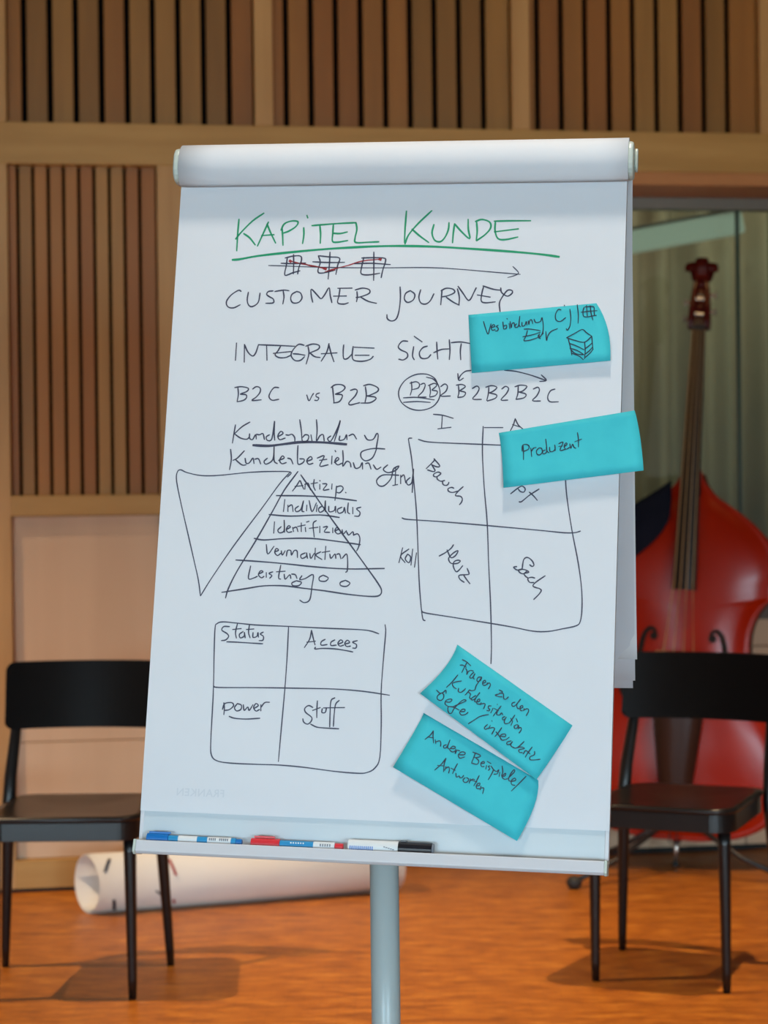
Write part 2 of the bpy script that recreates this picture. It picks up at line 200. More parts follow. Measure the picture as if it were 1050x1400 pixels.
('sheet', 'ink', 1.9, '-995 -2052 -1017 -2187 -1089 -2311;-995 -2058 -959 -2185 -931 -2270;-1058 -2231 -928 -2213;-785 -2181 -841 -2219 -839 -2268 -752 -2257;-640 -2185 -696 -2221 -694 -2269 -616 -2261;-594 -2247 -523 -2216 -554 -2183 -594 -2232 -563 -2274 -507 -2258;-493 -2244 -422 -2219 -458 -2186 -493 -2235 -462 -2277 -405 -2270;-308 -2188 -379 -2212 -320 -2245 -326 -2296 -375 -2297;-924 -2298 -928 -2327 -822 -2315 -648 -2316 -503 -2332 -366 -2354'),
('sheet', 'ink', 1.9, '-2246 -3149 -2232 -3234 -2235 -3325;-2261 -3249 -2231 -3163 -2129 -3145 -2097 -3187 -2152 -3245 -2225 -3262;-2041 -3156 -2081 -3215 -2049 -3262 -1986 -3240 -1981 -3177 -2041 -3156;-1952 -3168 -1933 -3252 -1883 -3200 -1860 -3250 -1807 -3163;-1789 -3219 -1727 -3175 -1764 -3147 -1795 -3205 -1757 -3255 -1706 -3231;-1690 -3159 -1685 -3252;-1688 -3202 -1634 -3129 -1561 -3121;-2155 -3345 -2072 -3370 -1896 -3376 -1693 -3357'),
('sheet', 'ink', 1.9, '-915 -3176 -980 -3150 -1035 -3194 -1018 -3250 -928 -3317 -930 -3374 -980 -3418 -1039 -3392 -1056 -3341;-854 -3076 -855 -3216 -850 -3323;-919 -3219 -806 -3173;-776 -3186 -779 -3242 -730 -3240 -714 -3170;-597 -3025 -653 -3069 -658 -3238 -653 -3449;-532 -3060 -584 -3123 -598 -3292 -599 -3438;-762 -3177 -447 -3161;-937 -3416 -848 -3455 -733 -3465 -517 -3469'),
('note0', 'pen', 1.5, '1352 2580 33 1388 2473 41 1429 2382 48 1448 2461 42 1467 2544 36;1474 2484 40 1523 2501 39 1506 2532 36 1474 2496 39 1487 2444 43 1532 2453 42;1575 2520 37 1546 2501 39 1577 2472 41 1567 2437 44 1533 2430 44;1640 2572 34 1651 2496 39 1661 2460 42 1697 2477 41 1695 2520 38 1659 2508 38;1732 2548 36 1747 2468 42;1706 2614 31 1697 2624 31;1747 2579 34 1769 2477 41 1777 2543 36 1806 2555 35 1818 2496 40;1845 2543 36 1817 2508 39 1841 2484 40 1876 2519 38 1886 2661 30 1880 2531 37 1904 2496 40;1923 2567 35 1926 2508 39 1966 2519 38 1986 2578 34 1998 2519 38;2013 2590 34 2027 2531 38 2035 2590 34 2062 2602 33 2082 2543 37;2098 2614 33 2127 2562 36 2194 2578 35 2214 2637 32 2237 2519 39 2234 2413 47 2203 2349 52 2169 2366 50;1955 2460 42 2052 2460 43 2199 2436 45;2008 2437 44 1989 2349 51 1963 2283 57 2048 2288 57 2181 2335 53;1944 2342 52 2090 2373 50 2200 2413 47;2190 2389 49 2169 2349 52 2205 2311 55;2246 2401 48 2182 2318 54;2279 2424 46 2296 2283 58 2311 2354 52 2357 2424 47 2450 2467 44'),
('note0', 'pen', 1.5, '2491 2753 28 2446 2758 28 2410 2683 30 2422 2601 34 2486 2577 36 2562 2636 33;2619 2765 28 2636 2636 33 2628 2506 42 2592 2443 46 2575 2471 44;2534 2828 27 2541 2816 27;2724 2834 27 2745 2682 31 2745 2548 39;2826 2794 28 2812 2729 29 2838 2647 34 3009 2670 33;2837 2799 27 2960 2803 28 2973 2740 30 2980 2670 33;2784 2717 30 2906 2733 30 3018 2740 30;2915 2817 27 2930 2705 31 2960 2600 37;2859 2822 27 2877 2659 33;2585 2325 56 2695 2388 52 2809 2452 47 2873 2404 52 2953 2348 58;2585 2325 56 2721 2282 61 2851 2258 65 2953 2348 58;2851 2258 65 2865 2140 77 2861 1999 93;2608 2318 57 2647 2188 70 2674 2058 83;2953 2348 58 2963 2258 67 2976 2152 78;2629 2240 64 2735 2200 69 2851 2140 77;2641 2164 72 2749 2129 77 2850 2065 85;2662 2089 80 2775 2046 86 2844 1987 94;2648 2153 73 2706 2094 80 2774 2070 83 2841 2065 85;2860 2152 76 2914 2199 72 2963 2246 68;2867 2074 85 2928 2128 80 2974 2187 74;2865 2018 91 2929 2081 85 2982 2152 78'),
('note1', 'pen', 1.5, '2005 709 47 2016 607 60 2021 501 75;1995 628 57 1995 713 47 2044 735 45 2092 709 49 2082 661 54 2019 628 58;2118 682 52 2138 549 70;2131 629 59 2155 676 53 2199 689 52;2240 683 54 2205 641 59 2214 588 66 2255 577 68 2287 620 62 2276 673 56 2240 683 54;2332 652 59 2293 631 61 2304 593 66 2344 610 65 2351 673 57 2329 817 40;2344 694 54 2359 631 62 2389 610 65;2391 695 55 2400 631 63 2444 632 63 2473 670 59 2464 733 51 2476 643 62;2520 748 50 2584 770 49 2544 649 63 2624 665 62;2522 706 55 2578 713 55;2599 700 57 2642 739 54 2625 760 51 2602 713 56 2628 665 62 2680 693 60;2681 749 53 2700 680 62 2722 743 54 2744 697 60 2775 681 63;2786 918 37 2804 813 48 2808 698 62;2751 777 51 2850 820 48'),
('note2', 'pen', 1.5, '1237 -2422 43 1298 -2450 42 1366 -2508 42;1313 -2455 42 1281 -2516 46 1240 -2608 53;1210 -2503 48 1250 -2502 46 1302 -2531 46;1292 -2546 47 1314 -2585 48 1312 -2636 51 1330 -2595 48 1364 -2574 45 1404 -2582 44;1415 -2597 45 1386 -2623 47 1358 -2664 51 1369 -2684 51 1398 -2673 49 1431 -2616 45 1408 -2672 49 1424 -2697 50;1528 -2663 44 1478 -2670 46 1460 -2711 49 1481 -2730 49 1515 -2709 46 1528 -2668 44 1491 -2730 49 1454 -2791 54 1437 -2852 59 1387 -2863 63 1362 -2854 64;1546 -2753 47 1586 -2736 45 1579 -2707 44 1550 -2728 46 1547 -2768 48 1573 -2782 48 1602 -2771 46;1611 -2740 45 1610 -2770 46;1602 -2766 46 1641 -2744 44 1657 -2774 44 1630 -2830 48;1784 -2839 43 1835 -2867 43 1791 -2894 45 1733 -2916 49 1783 -2934 48 1833 -2937 46;1791 -2884 45 1841 -2887 44 1852 -2907 44 1854 -2956 46 1884 -2970 46 1922 -2934 43;2019 -3005 43 1980 -3021 45 1977 -3056 47 2007 -3065 46 2045 -3029 44 2097 -2958 40 2045 -3039 44 2057 -3088 46 2082 -3097 45;2087 -3097 45 2131 -3076 43 2125 -3051 42 2096 -3067 44 2098 -3117 46 2128 -3125 45;2151 -3090 43 2143 -3125 45;2143 -3115 44 2196 -3093 42 2217 -3122 43 2185 -3193 46'),
('note2', 'pen', 1.5, '1185 -2645 59 1113 -2743 71 1033 -2829 85;1243 -2730 62 1163 -2746 68 1114 -2773 74 1137 -2823 76 1178 -2846 75;1207 -2835 72 1204 -2880 76 1240 -2894 75 1278 -2867 70 1306 -2836 66;1362 -2854 64 1334 -2895 68 1301 -2932 74;1349 -2885 67 1380 -2914 67 1368 -2964 72 1393 -2983 72;1460 -2931 63 1422 -2952 67 1393 -2983 72 1414 -2997 71 1452 -2971 67 1513 -2884 57 1462 -2961 66 1444 -3011 71 1465 -3025 70;1475 -3025 70 1514 -3009 66 1512 -2979 64 1483 -2995 67 1475 -3040 71 1506 -3054 70 1535 -3043 67;1539 -3028 66 1526 -3063 70;1531 -3053 68 1575 -3041 65 1595 -3055 65 1576 -3116 71;1685 -3072 61 1646 -3073 63 1642 -3103 66 1663 -3123 66 1654 -3143 68 1624 -3139 70;1711 -3101 62 1680 -3172 69;1766 -3044 55 1771 -3049 55;1824 -3067 54 1763 -3149 62 1717 -3215 70;1726 -3105 61 1792 -3138 60;1777 -3138 61 1765 -3188 65 1805 -3197 64 1833 -3166 60 1854 -3195 61;1885 -3214 60 1851 -3235 64 1857 -3264 66 1886 -3253 63 1905 -3218 60 1878 -3283 66 1894 -3317 68 1928 -3311 65;2024 -3189 52 1967 -3280 61 1938 -3311 65;1965 -3235 58 1996 -3279 59;1996 -3279 59 1974 -3339 65;2044 -3237 54 2066 -3286 57;2019 -3347 63 2030 -3377 65 2059 -3375 63 2077 -3335 59 2052 -3326 60 2019 -3347 63;2087 -3335 59 2080 -3385 63;2084 -3374 62 2113 -3363 60 2124 -3393 61 2092 -3443 67'),
('note2', 'pen', 1.5, '893 -2874 101 943 -2916 100 982 -2909 96 1025 -2872 89 1032 -2917 93;972 -2909 97 915 -2952 106 913 -3002 111 959 -3022 109 996 -2989 103 999 -2938 98 972 -2909 97;1024 -3038 105 1089 -3040 100 1122 -3009 94 1096 -2995 95 1038 -3017 102 1026 -3068 108 1072 -3101 107 1142 -3103 101;1142 -3103 101 1229 -3060 90 1316 -3016 80 1305 -2997 79 1256 -3018 84 1162 -3122 101 1127 -3193 112 1092 -3200 115 1070 -3156 113 1077 -3106 107 1152 -3113 101 1233 -3149 98;1244 -3169 99 1304 -3166 95 1312 -3136 91 1272 -3138 94 1240 -3179 101 1267 -3218 103 1325 -3205 97 1358 -3174 91;1651 -3195 72 1534 -3227 83 1439 -3291 96 1372 -3338 106;1643 -3337 86 1601 -3384 94 1617 -3408 95 1651 -3391 91;1700 -3282 77 1707 -3288 77;1684 -3350 84 1657 -3401 91;1671 -3391 89 1724 -3379 84 1745 -3398 85 1709 -3473 95;1847 -3374 76 1797 -3455 87 1755 -3506 95;1767 -3436 87 1808 -3484 89 1851 -3542 92;1819 -3494 89 1898 -3501 85 1901 -3466 81 1847 -3473 85 1830 -3513 91 1861 -3552 93 1919 -3539 87;1919 -3539 87 1957 -3508 81;1989 -3556 84 1931 -3578 90 1933 -3608 94 1972 -3606 91 2009 -3565 84 1982 -3616 91 2023 -3654 92;2171 -3559 73 2100 -3631 84 2053 -3657 91 2013 -3644 92;2053 -3657 91 2130 -3639 83 2180 -3657 82 2103 -3680 90 2114 -3714 93 2154 -3717 90;2287 -3633 73 2232 -3714 85 2196 -3780 95;2164 -3737 92 2201 -3686 84 2262 -3733 85;2324 -3691 76 2321 -3740 81 2264 -3772 89 2266 -3811 94 2324 -3814 90 2407 -3800 82'),
('note3', 'pen', 1.5, '863 -3451 41 822 -3516 49 749 -3580 60;863 -3451 41 862 -3531 48 876 -3626 56;783 -3542 54 872 -3554 50;897 -3577 50 908 -3633 55;907 -3609 52 961 -3591 48 979 -3622 49 977 -3670 54;1060 -3642 47 1021 -3660 50 1030 -3691 53 1069 -3674 49 1108 -3569 38 1077 -3673 48 1103 -3704 50;1110 -3696 49 1174 -3693 45 1188 -3669 42 1148 -3663 44 1111 -3712 50 1152 -3742 50 1191 -3724 47;1198 -3700 44 1193 -3764 50 1215 -3716 45 1255 -3722 43;1242 -3778 48 1321 -3775 44 1330 -3743 41 1279 -3737 43 1237 -3778 49 1260 -3825 51 1330 -3806 46;1478 -3745 34 1457 -3809 40 1432 -3881 47;1438 -3731 35 1535 -3766 33 1552 -3789 34 1505 -3807 38 1465 -3809 40;1489 -3815 39 1531 -3853 40 1510 -3902 45 1430 -3889 48;1564 -3891 42 1611 -3882 39 1602 -3858 37 1564 -3884 41 1574 -3930 44 1614 -3929 42;1645 -3912 40 1636 -3967 45;1650 -3856 35 1707 -3886 35;1692 -3918 38 1669 -3927 40 1694 -3957 41 1672 -3982 44;1750 -3963 39 1721 -4035 46 1678 -4115 55;1708 -3917 37 1750 -3971 40 1791 -3993 39 1821 -3968 36 1800 -4024 41 1753 -4033 44;1838 -3999 38 1830 -4062 43;1866 -3911 31 1878 -3997 36 1864 -4052 41 1911 -4051 39 1918 -4011 35 1872 -4060 41 1906 -4098 43 1953 -4088 40;1960 -4080 39 2043 -3990 30 2034 -3959 28 1989 -4024 33 1964 -4103 40 2001 -4125 41;2009 -4125 40 2064 -4107 36 2054 -4076 35 2009 -4109 39 2011 -4164 43 2059 -4178 42;2211 -4043 28 2120 -4144 37 2012 -4258 52'),
('note3', 'pen', 1.5, '1065 -3833 63 1003 -3922 74 913 -4008 87;1065 -3833 63 1043 -3921 72 1041 -4028 82;949 -3940 79 1036 -3945 75;1071 -3951 73 1055 -4007 79;1062 -3983 76 1108 -3957 71 1121 -3996 74 1113 -4044 79;1232 -3905 60 1190 -3994 70 1169 -4050 76;1141 -3972 71 1206 -4001 70;1216 -4040 73 1227 -4095 77 1265 -4077 73 1274 -4100 75 1306 -4099 73 1328 -4067 69;1353 -4097 70 1323 -4130 75 1341 -4164 77 1380 -4159 75 1402 -4119 70 1369 -4096 69;1425 -4110 68 1413 -4173 74;1411 -4150 72 1457 -4116 67 1489 -4123 66;1549 -4058 57 1513 -4138 66 1478 -4210 74;1450 -4132 68 1522 -4153 67;1509 -4209 72 1556 -4199 69 1562 -4167 66 1524 -4184 69 1519 -4240 75 1566 -4245 73;1580 -4206 68 1572 -4261 74;1577 -4237 72 1621 -4235 69 1609 -4314 77'),
]
# curled sticky notes, 9 rows of 13 points each, tenths of a millimetre
NOTE_GRIDS = [
'1123 2682 27 1281 2697 27 1439 2712 27 1596 2726 27 1754 2741 27 1911 2755 27 2068 2770 27 2224 2784 27 2380 2798 27 2536 2813 27 2692 2827 27 2848 2841 27 3003 2856 27 1128 2631 29 1290 2642 29 1453 2653 29 1615 2665 29 1776 2676 29 1938 2687 29 2099 2698 29 2259 2709 29 2420 2721 29 2580 2732 29 2740 2743 29 2900 2754 29 3059 2765 29 1135 2562 34 1301 2571 33 1467 2580 33 1632 2589 33 1797 2598 33 1962 2607 33 2127 2615 33 2291 2624 33 2455 2633 33 2619 2642 33 2782 2651 33 2945 2660 33 3108 2668 34 1144 2475 41 1313 2482 40 1481 2490 40 1649 2498 39 1817 2506 39 1985 2513 39 2152 2521 39 2319 2529 39 2485 2536 39 2652 2544 39 2818 2551 40 2983 2559 40 3148 2566 41 1155 2370 50 1326 2378 49 1496 2386 48 1666 2393 47 1836 2401 47 2005 2408 47 2174 2415 47 2343 2423 47 2511 2430 47 2679 2437 47 2847 2444 48 3014 2451 49 3182 2458 50 1168 2249 61 1340 2257 60 1511 2266 58 1682 2274 57 1853 2282 57 2023 2290 56 2193 2298 56 2363 2306 56 2532 2314 57 2701 2322 57 2870 2330 58 3039 2337 60 3207 2345 61 1183 2110 75 1355 2120 72 1526 2130 71 1697 2140 69 1868 2151 68 2039 2160 68 2209 2170 68 2379 2180 68 2549 2189 68 2718 2199 69 2887 2208 71 3056 2217 72 3224 2226 75 1200 1954 90 1371 1967 87 1542 1980 85 1712 1993 83 1882 2006 82 2052 2018 81 2222 2031 80 2392 2043 81 2561 2055 82 2730 2067 83 2898 2079 85 3066 2091 87 3234 2102 90 1219 1781 107 1388 1798 103 1557 1815 100 1726 1832 98 1895 1848 96 2064 1865 95 2232 1881 95 2400 1897 95 2568 1912 96 2736 1928 98 2903 1943 100 3070 1958 103 3237 1973 107',
'1639 906 27 1804 936 27 1968 965 27 2133 995 27 2297 1024 27 2460 1053 27 2624 1082 27 2787 1111 27 2950 1140 27 3113 1169 27 3275 1198 27 3437 1227 27 3599 1256 27 1655 839 30 1820 867 30 1985 895 30 2150 923 30 2315 951 29 2479 979 29 2644 1007 29 2807 1035 29 2971 1063 29 3134 1091 30 3297 1118 30 3460 1146 30 3623 1174 30 1670 760 37 1836 787 36 2002 815 36 2167 842 36 2333 868 36 2498 895 35 2662 922 35 2827 949 35 2991 976 36 3155 1002 36 3319 1029 36 3482 1055 36 3645 1082 37 1685 671 48 1851 697 47 2018 724 46 2184 750 45 2350 776 45 2515 802 45 2681 828 44 2846 854 45 3010 879 45 3175 905 45 3339 930 46 3503 956 47 3667 981 48 1699 572 61 1866 597 60 2033 623 59 2200 648 58 2366 673 57 2532 699 56 2698 724 56 2863 749 56 3029 774 57 3194 798 58 3358 823 59 3523 848 60 3687 872 61 1713 462 78 1881 487 76 2048 512 74 2215 537 73 2382 561 72 2548 586 71 2714 610 71 2880 635 71 3046 659 72 3211 683 73 3377 707 74 3541 731 76 3706 754 78 1727 342 98 1895 366 95 2062 391 93 2229 415 90 2397 440 89 2563 464 88 2730 488 88 2896 512 88 3062 535 89 3228 559 90 3394 582 93 3559 605 95 3724 628 98 1740 211 121 1908 236 117 2076 260 113 2243 284 111 2411 308 109 2578 332 108 2745 356 107 2911 379 108 3078 403 109 3244 426 111 3410 448 113 3575 471 117 3741 493 121 1753 71 147 1921 96 142 2089 120 137 2257 144 134 2424 168 131 2591 192 130 2758 215 129 2925 238 130 3092 261 131 3259 284 134 3425 306 137 3591 329 142 3756 351 147',
'1157 -2207 38 1300 -2300 38 1442 -2393 38 1584 -2486 38 1725 -2578 38 1867 -2670 38 2007 -2762 38 2147 -2854 38 2287 -2945 38 2427 -3036 38 2566 -3127 38 2705 -3218 38 2843 -3308 38 1132 -2288 40 1271 -2384 40 1410 -2479 40 1548 -2575 40 1687 -2669 40 1824 -2764 40 1962 -2859 40 2099 -2953 40 2235 -3047 40 2372 -3140 40 2508 -3234 40 2643 -3327 40 2778 -3419 40 1095 -2372 45 1232 -2470 45 1369 -2567 45 1505 -2664 45 1641 -2761 44 1777 -2858 44 1912 -2954 44 2047 -3050 44 2181 -3146 44 2315 -3242 45 2449 -3337 45 2582 -3432 45 2715 -3527 45 1049 -2459 53 1184 -2558 53 1320 -2657 52 1455 -2755 52 1589 -2853 51 1724 -2951 51 1857 -3049 51 1991 -3147 51 2124 -3244 51 2257 -3341 52 2389 -3438 52 2522 -3534 53 2653 -3630 53 992 -2548 64 1127 -2648 63 1262 -2748 62 1397 -2847 61 1531 -2946 60 1665 -3045 60 1799 -3144 60 1932 -3242 60 2065 -3340 60 2197 -3438 61 2330 -3536 62 2462 -3633 63 2593 -3730 64 924 -2640 77 1060 -2740 75 1196 -2840 73 1331 -2940 72 1466 -3039 71 1601 -3138 71 1735 -3237 71 1869 -3336 71 2003 -3434 71 2136 -3533 72 2269 -3630 73 2402 -3728 75 2534 -3826 77 846 -2734 92 984 -2834 89 1121 -2934 87 1258 -3033 86 1395 -3133 84 1531 -3231 84 1667 -3330 84 1803 -3429 84 1939 -3527 84 2074 -3625 86 2209 -3723 87 2343 -3820 89 2477 -3917 92 758 -2831 109 898 -2930 106 1038 -3029 103 1178 -3128 101 1317 -3226 99 1456 -3324 98 1595 -3422 98 1734 -3520 98 1872 -3618 99 2010 -3715 101 2147 -3812 103 2284 -3908 106 2421 -4005 109 659 -2931 128 803 -3029 124 946 -3126 120 1090 -3223 118 1233 -3320 116 1376 -3417 115 1518 -3514 114 1661 -3610 115 1802 -3706 116 1944 -3802 118 2085 -3898 120 2226 -3993 124 2367 -4089 128',
'708 -3200 27 850 -3276 27 991 -3351 27 1132 -3426 27 1273 -3500 27 1413 -3575 27 1553 -3649 27 1693 -3724 27 1832 -3798 27 1970 -3871 27 2109 -3945 27 2247 -4018 27 2385 -4092 27 700 -3230 29 843 -3310 29 985 -3390 29 1127 -3469 29 1269 -3548 29 1410 -3627 29 1551 -3706 29 1692 -3784 29 1832 -3863 29 1972 -3941 29 2111 -4019 29 2250 -4097 29 2389 -4174 29 680 -3280 35 824 -3363 35 967 -3446 35 1110 -3529 34 1253 -3611 34 1396 -3694 34 1538 -3776 34 1680 -3858 34 1821 -3939 34 1962 -4021 34 2102 -4102 35 2243 -4183 35 2383 -4264 35 648 -3349 44 793 -3435 43 938 -3520 43 1082 -3605 42 1227 -3690 42 1370 -3775 42 1514 -3859 42 1657 -3943 42 1799 -4027 42 1941 -4111 42 2083 -4195 43 2225 -4278 43 2366 -4361 44 605 -3439 56 751 -3526 54 897 -3612 53 1043 -3698 52 1188 -3785 52 1333 -3870 52 1478 -3956 51 1622 -4042 52 1766 -4127 52 1910 -4212 52 2053 -4296 53 2196 -4381 54 2338 -4465 56 550 -3548 70 698 -3635 68 845 -3721 66 992 -3808 65 1139 -3894 64 1285 -3980 64 1431 -4066 63 1577 -4152 64 1722 -4237 64 1867 -4322 65 2012 -4407 66 2156 -4492 68 2300 -4576 70 484 -3676 87 633 -3762 84 782 -3848 82 930 -3934 80 1078 -4019 79 1226 -4104 78 1374 -4189 78 1521 -4274 78 1668 -4359 79 1814 -4443 80 1960 -4527 82 2106 -4611 84 2251 -4695 87 406 -3824 106 556 -3908 102 707 -3992 99 857 -4076 97 1006 -4160 95 1156 -4243 94 1305 -4326 94 1454 -4409 94 1602 -4492 95 1750 -4574 97 1898 -4656 99 2045 -4738 102 2192 -4820 106 316 -3992 127 469 -4073 122 620 -4154 119 772 -4234 116 923 -4315 114 1074 -4395 112 1225 -4476 112 1375 -4556 112 1526 -4635 114 1675 -4715 116 1825 -4794 119 1974 -4873 122 2123 -4952 127',
]

# ---------------------------------------------------------------- materials
def wood(name, a, b, sc=(1, 1, 1)): return noise_mat(name, a, b, sc, rough=.45, bump=.12, spec=.35)
WT = (lin(156, 112, 54), lin(138, 96, 42), lin(152, 100, 42), lin(144, 90, 36))
M_slat = [wood('oak_slat_%s' % n, c, (c[0]*.80, c[1]*.78, c[2]*.74, 1), (14, 14, 1.2)) for n, c in zip(('pale', 'mid', 'warm', 'deep'), WT)]
M_slat_lit = [wood('lit_oak_slat_%s' % n, (c[0]*1.3, c[1]*1.32, c[2]*1.5, 1), (c[0]*1.08, c[1]*1.08, c[2]*1.2, 1), (14, 14, 1.2)) for n, c in zip(('pale', 'mid', 'warm', 'deep'), WT)]  # same oak, with the brighter light on the lower slats painted in
M_frame = wood('oak_frame', lin(184, 142, 78), lin(170, 128, 66), (2, 2, 18))
M_stile = wood('oak_stile', lin(192, 148, 92), lin(178, 134, 80), (18, 18, 1.5))
M_panel = wood('oak_panel', lin(212, 179, 148), lin(205, 171, 140), (9, 9, .8))
M_lintel = wood('oak_lintel', lin(186, 126, 74), lin(170, 112, 62), (2, 2, 18))
M_black = mat('black_backing', (.004, .004, .004, 1), .9, spec=.1)
M_gap = mat('shadow_gap_black', (.01, .009, .008, 1), .8)
M_white = mat('white_wall_paint', (.62, .58, .52, 1), .8)
M_ceil = mat('ceiling_brown', (.10, .075, .05, 1), .8)
def floor_mat():
    m = mat('end_grain_floor', (.4, .2, .08, 1), .42, spec=.4); t = m.node_tree; N = t.nodes; K = t.links
    tc = N.new('ShaderNodeTexCoord'); mp = N.new('ShaderNodeMapping'); mp.inputs['Scale'].default_value = (9, 24, 1); mp.inputs['Rotation'].default_value = (0, 0, R(6))
    n = N.new('ShaderNodeTexNoise'); n.inputs['Scale'].default_value = 1; n.inputs['Detail'].default_value = 5; n.inputs['Roughness'].default_value = .65
    r = N.new('ShaderNodeValToRGB'); e = r.color_ramp.elements
    e[0].position = .28; e[0].color = lin(134, 74, 22); e[1].position = .72; e[1].color = lin(214, 140, 52)
    e2 = r.color_ramp.elements.new(.5); e2.color = lin(180, 106, 32)
    br = N.new('ShaderNodeTexBrick'); br.inputs['Scale'].default_value = 6; br.inputs['Color1'].default_value = (1, 1, 1, 1); br.inputs['Color2'].default_value = (.8, .78, .74, 1)
    br.inputs['Mortar'].default_value = (.6, .55, .5, 1); br.inputs['Mortar Size'].default_value = .006; br.inputs['Brick Width'].default_value = .5; br.inputs['Row Height'].default_value = .1
    mx = N.new('ShaderNodeMix'); mx.data_type = 'RGBA'; mx.blend_type = 'MULTIPLY'; mx.inputs[0].default_value = .7
    K.new(tc.outputs['Object'], mp.inputs[0]); K.new(mp.outputs[0], n.inputs[0]); K.new(n.outputs[0], r.inputs[0]); K.new(tc.outputs['Object'], br.inputs[0])
    K.new(r.outputs[0], mx.inputs[6]); K.new(br.outputs[0], mx.inputs[7]); K.new(mx.outputs[2], N['Principled BSDF'].inputs['Base Color'])
    return m
M_floor = floor_mat()

# ---------------------------------------------------------------- room shell
def struct(name, bm, m, parent=None, **k):
    o = obj(name, bm, m, parent, **k)
    if parent is None: o['kind'] = 'structure'
    return o
struct('floor', mkbox(-4.5, 4.5, -6.6, 9.3, -.1, 0), M_floor)
struct('ceiling', mkbox(-4.5, 4.5, -6.6, 9.3, 4.3, 4.4), M_ceil)
struct('wall_left', mkbox(-4.6, -4.5, -6.6, 9.3, 0, 4.3), M_white)
struct('wall_right', mkbox(4.5, 4.6, -6.6, 9.3, 0, 4.3), M_white)
# front wall behind the camera: a lintel, a low sill and piers leave wide window openings
bm = bmesh.new(); box(bm, -4.5, 4.5, -6.75, -6.6, 2.6, 4.3); box(bm, -4.5, 4.5, -6.75, -6.6, 0, .15)
box(bm, -1.6, 1.6, -6.75, -6.6, .15, 2.6)
for x in (-4.5, 4.2): box(bm, x, x+.3, -6.75, -6.6, .15, 2.6)
struct('wall_front', bm, M_white)

# ---- the wood-panelled back wall; s runs along it, d into it, z up
WO = Vector((-1.08, 6.34, 0)); WT_ = .15
we = Vector((1, WT_, 0)).normalized(); wn = Vector((-we.y, we.x, 0))
WM = Matrix((we, wn, Vector((0, 0, 1)))).transposed().to_4x4(); WM.translation = WO
wall = empty('wall_back'); wall['kind'] = 'structure'; wall.matrix_world = WM
wall.location = WO; wall.rotation_euler = (0, 0, math.atan(WT_))
def wp(name, a, m, bevel=.002, **k): return obj(name, mkbox(*a), m, wall, bevel=bevel, **k)
JAMB = .735
REC = .26
wp('backing', (-3.4, JAMB, .075, .16, 0, 4.3), M_black, 0)
wp('backing', (JAMB, 5.0, .075, .12, 2.275, 4.3), M_black, 0)
wp('rail', (-3.4, 5.0, 0, .075, 2.275, 2.405), M_frame)
wp('rail', (-3.4, 5.0, 0, .075, 3.9, 4.05), M_frame)
wp('rail', (-3.4, JAMB-.066, 0, .075, 1.175, 1.239), M_frame)
wp('rail', (-3.4, JAMB-.066, 0, .075, .012, .10), M_frame)
P0, PW, ST = -.082, .776, .058
edges = []
s = P0 - 3*(PW+ST)
while s < 5.0:
    edges.append(s); s += PW+ST
for e0 in edges:
    wp('stile', (e0-ST, e0, -.001, .075, 2.405, 3.9), M_stile)
OFF = {0: .055, 1: .046, 2: .033}
def slats(s0, s1, off, pitch, gap, z0, z1, n, mats=None):
    first = True; a = s0 + .002
    for k in range(n+1):
        b = s0+off+k*pitch-gap/2 if k < n else s1-.004
        wp('slat', (a, b, .034, .06, z0, z1), random.choice(mats or M_slat), .002)
        a = b+gap
for i, e0 in enumerate(edges):
    slats(e0, e0+PW, OFF.get(i-3, .045), .0803, .018, 2.405, 3.9, 9)
# lower row: stile, slatted field above a plain field
LW, LS = .464, .075
for k in range(-5, 1):
    a = -.083 + k*(LW+LS)
    wp('stile', (a-LS, a, -.001, .075, .012, 2.275), M_stile)
    slats(a, a+LW, .031, .0475, .010, 1.239, 2.275, 9, M_slat_lit)
    wp('field_panel', (a+.001, a+LW-.001, .03, .05, .4665, 1.174), M_panel)
    wp('field_panel', (a+.001, a+LW-.001, .03, .05, .101, .4645), M_panel)
wp('stile', (-.083+LW, JAMB, -.001, .075, .012, 2.275), M_stile)
wp('shadow_gap', (-3.4, JAMB, .012, .05, 0, .012), M_gap, 0)
# recess with the glazed wall
wp('jamb', (JAMB-.02, JAMB, .075, REC+.02, 0, 2.275), M_stile)
wp('soffit', (JAMB, 5.0, .0, REC+.1, 2.232, 2.275), M_lintel)

def glass_mat():
    m = bpy.data.materials.new('window_glass'); m.use_nodes = True; t = m.node_tree; t.nodes.clear(); N = t.nodes
    o = N.new('ShaderNodeOutputMaterial'); mx = N.new('ShaderNodeMixShader'); tr = N.new('ShaderNodeBsdfTransparent'); gl = N.new('ShaderNodeBsdfGlossy'); fr = N.new('ShaderNodeFresnel')
    tr.inputs[0].default_value = (.88, .93, .87, 1); gl.inputs['Roughness'].default_value = .02; fr.inputs[0].default_value = 1.5
    t.links.new(fr.outputs[0], mx.inputs[0]); t.links.new(tr.outputs[0], mx.inputs[1]); t.links.new(gl.outputs[0], mx.inputs[2]); t.links.new(mx.outputs[0], o.inputs[0])
    return m
M_glass = glass_mat()
M_metal = mat('grey_window_metal', lin(120, 112, 100), .45, .6)
M_edge = mat('green_glass_edge', lin(38, 60, 44), .3)
win = empty('window_1'); win['kind'] = 'structure'; win.location = WO; win.rotation_euler = (0, 0, math.atan(WT_))
def gp(name, a, m, bevel=.0015): return obj(name, mkbox(*a), m, win, bevel=bevel)
gp('window_head', (JAMB, 5.0, REC, REC+.05, 2.192, 2.232), M_metal)
gp('window_sill', (JAMB, 5.0, REC-.01, REC+.05, .79, .85), mat('grey_sill', lin(96, 82, 72), .5))
jo = [JAMB, 1.50, 2.372, 3.3, 4.2, 5.0]
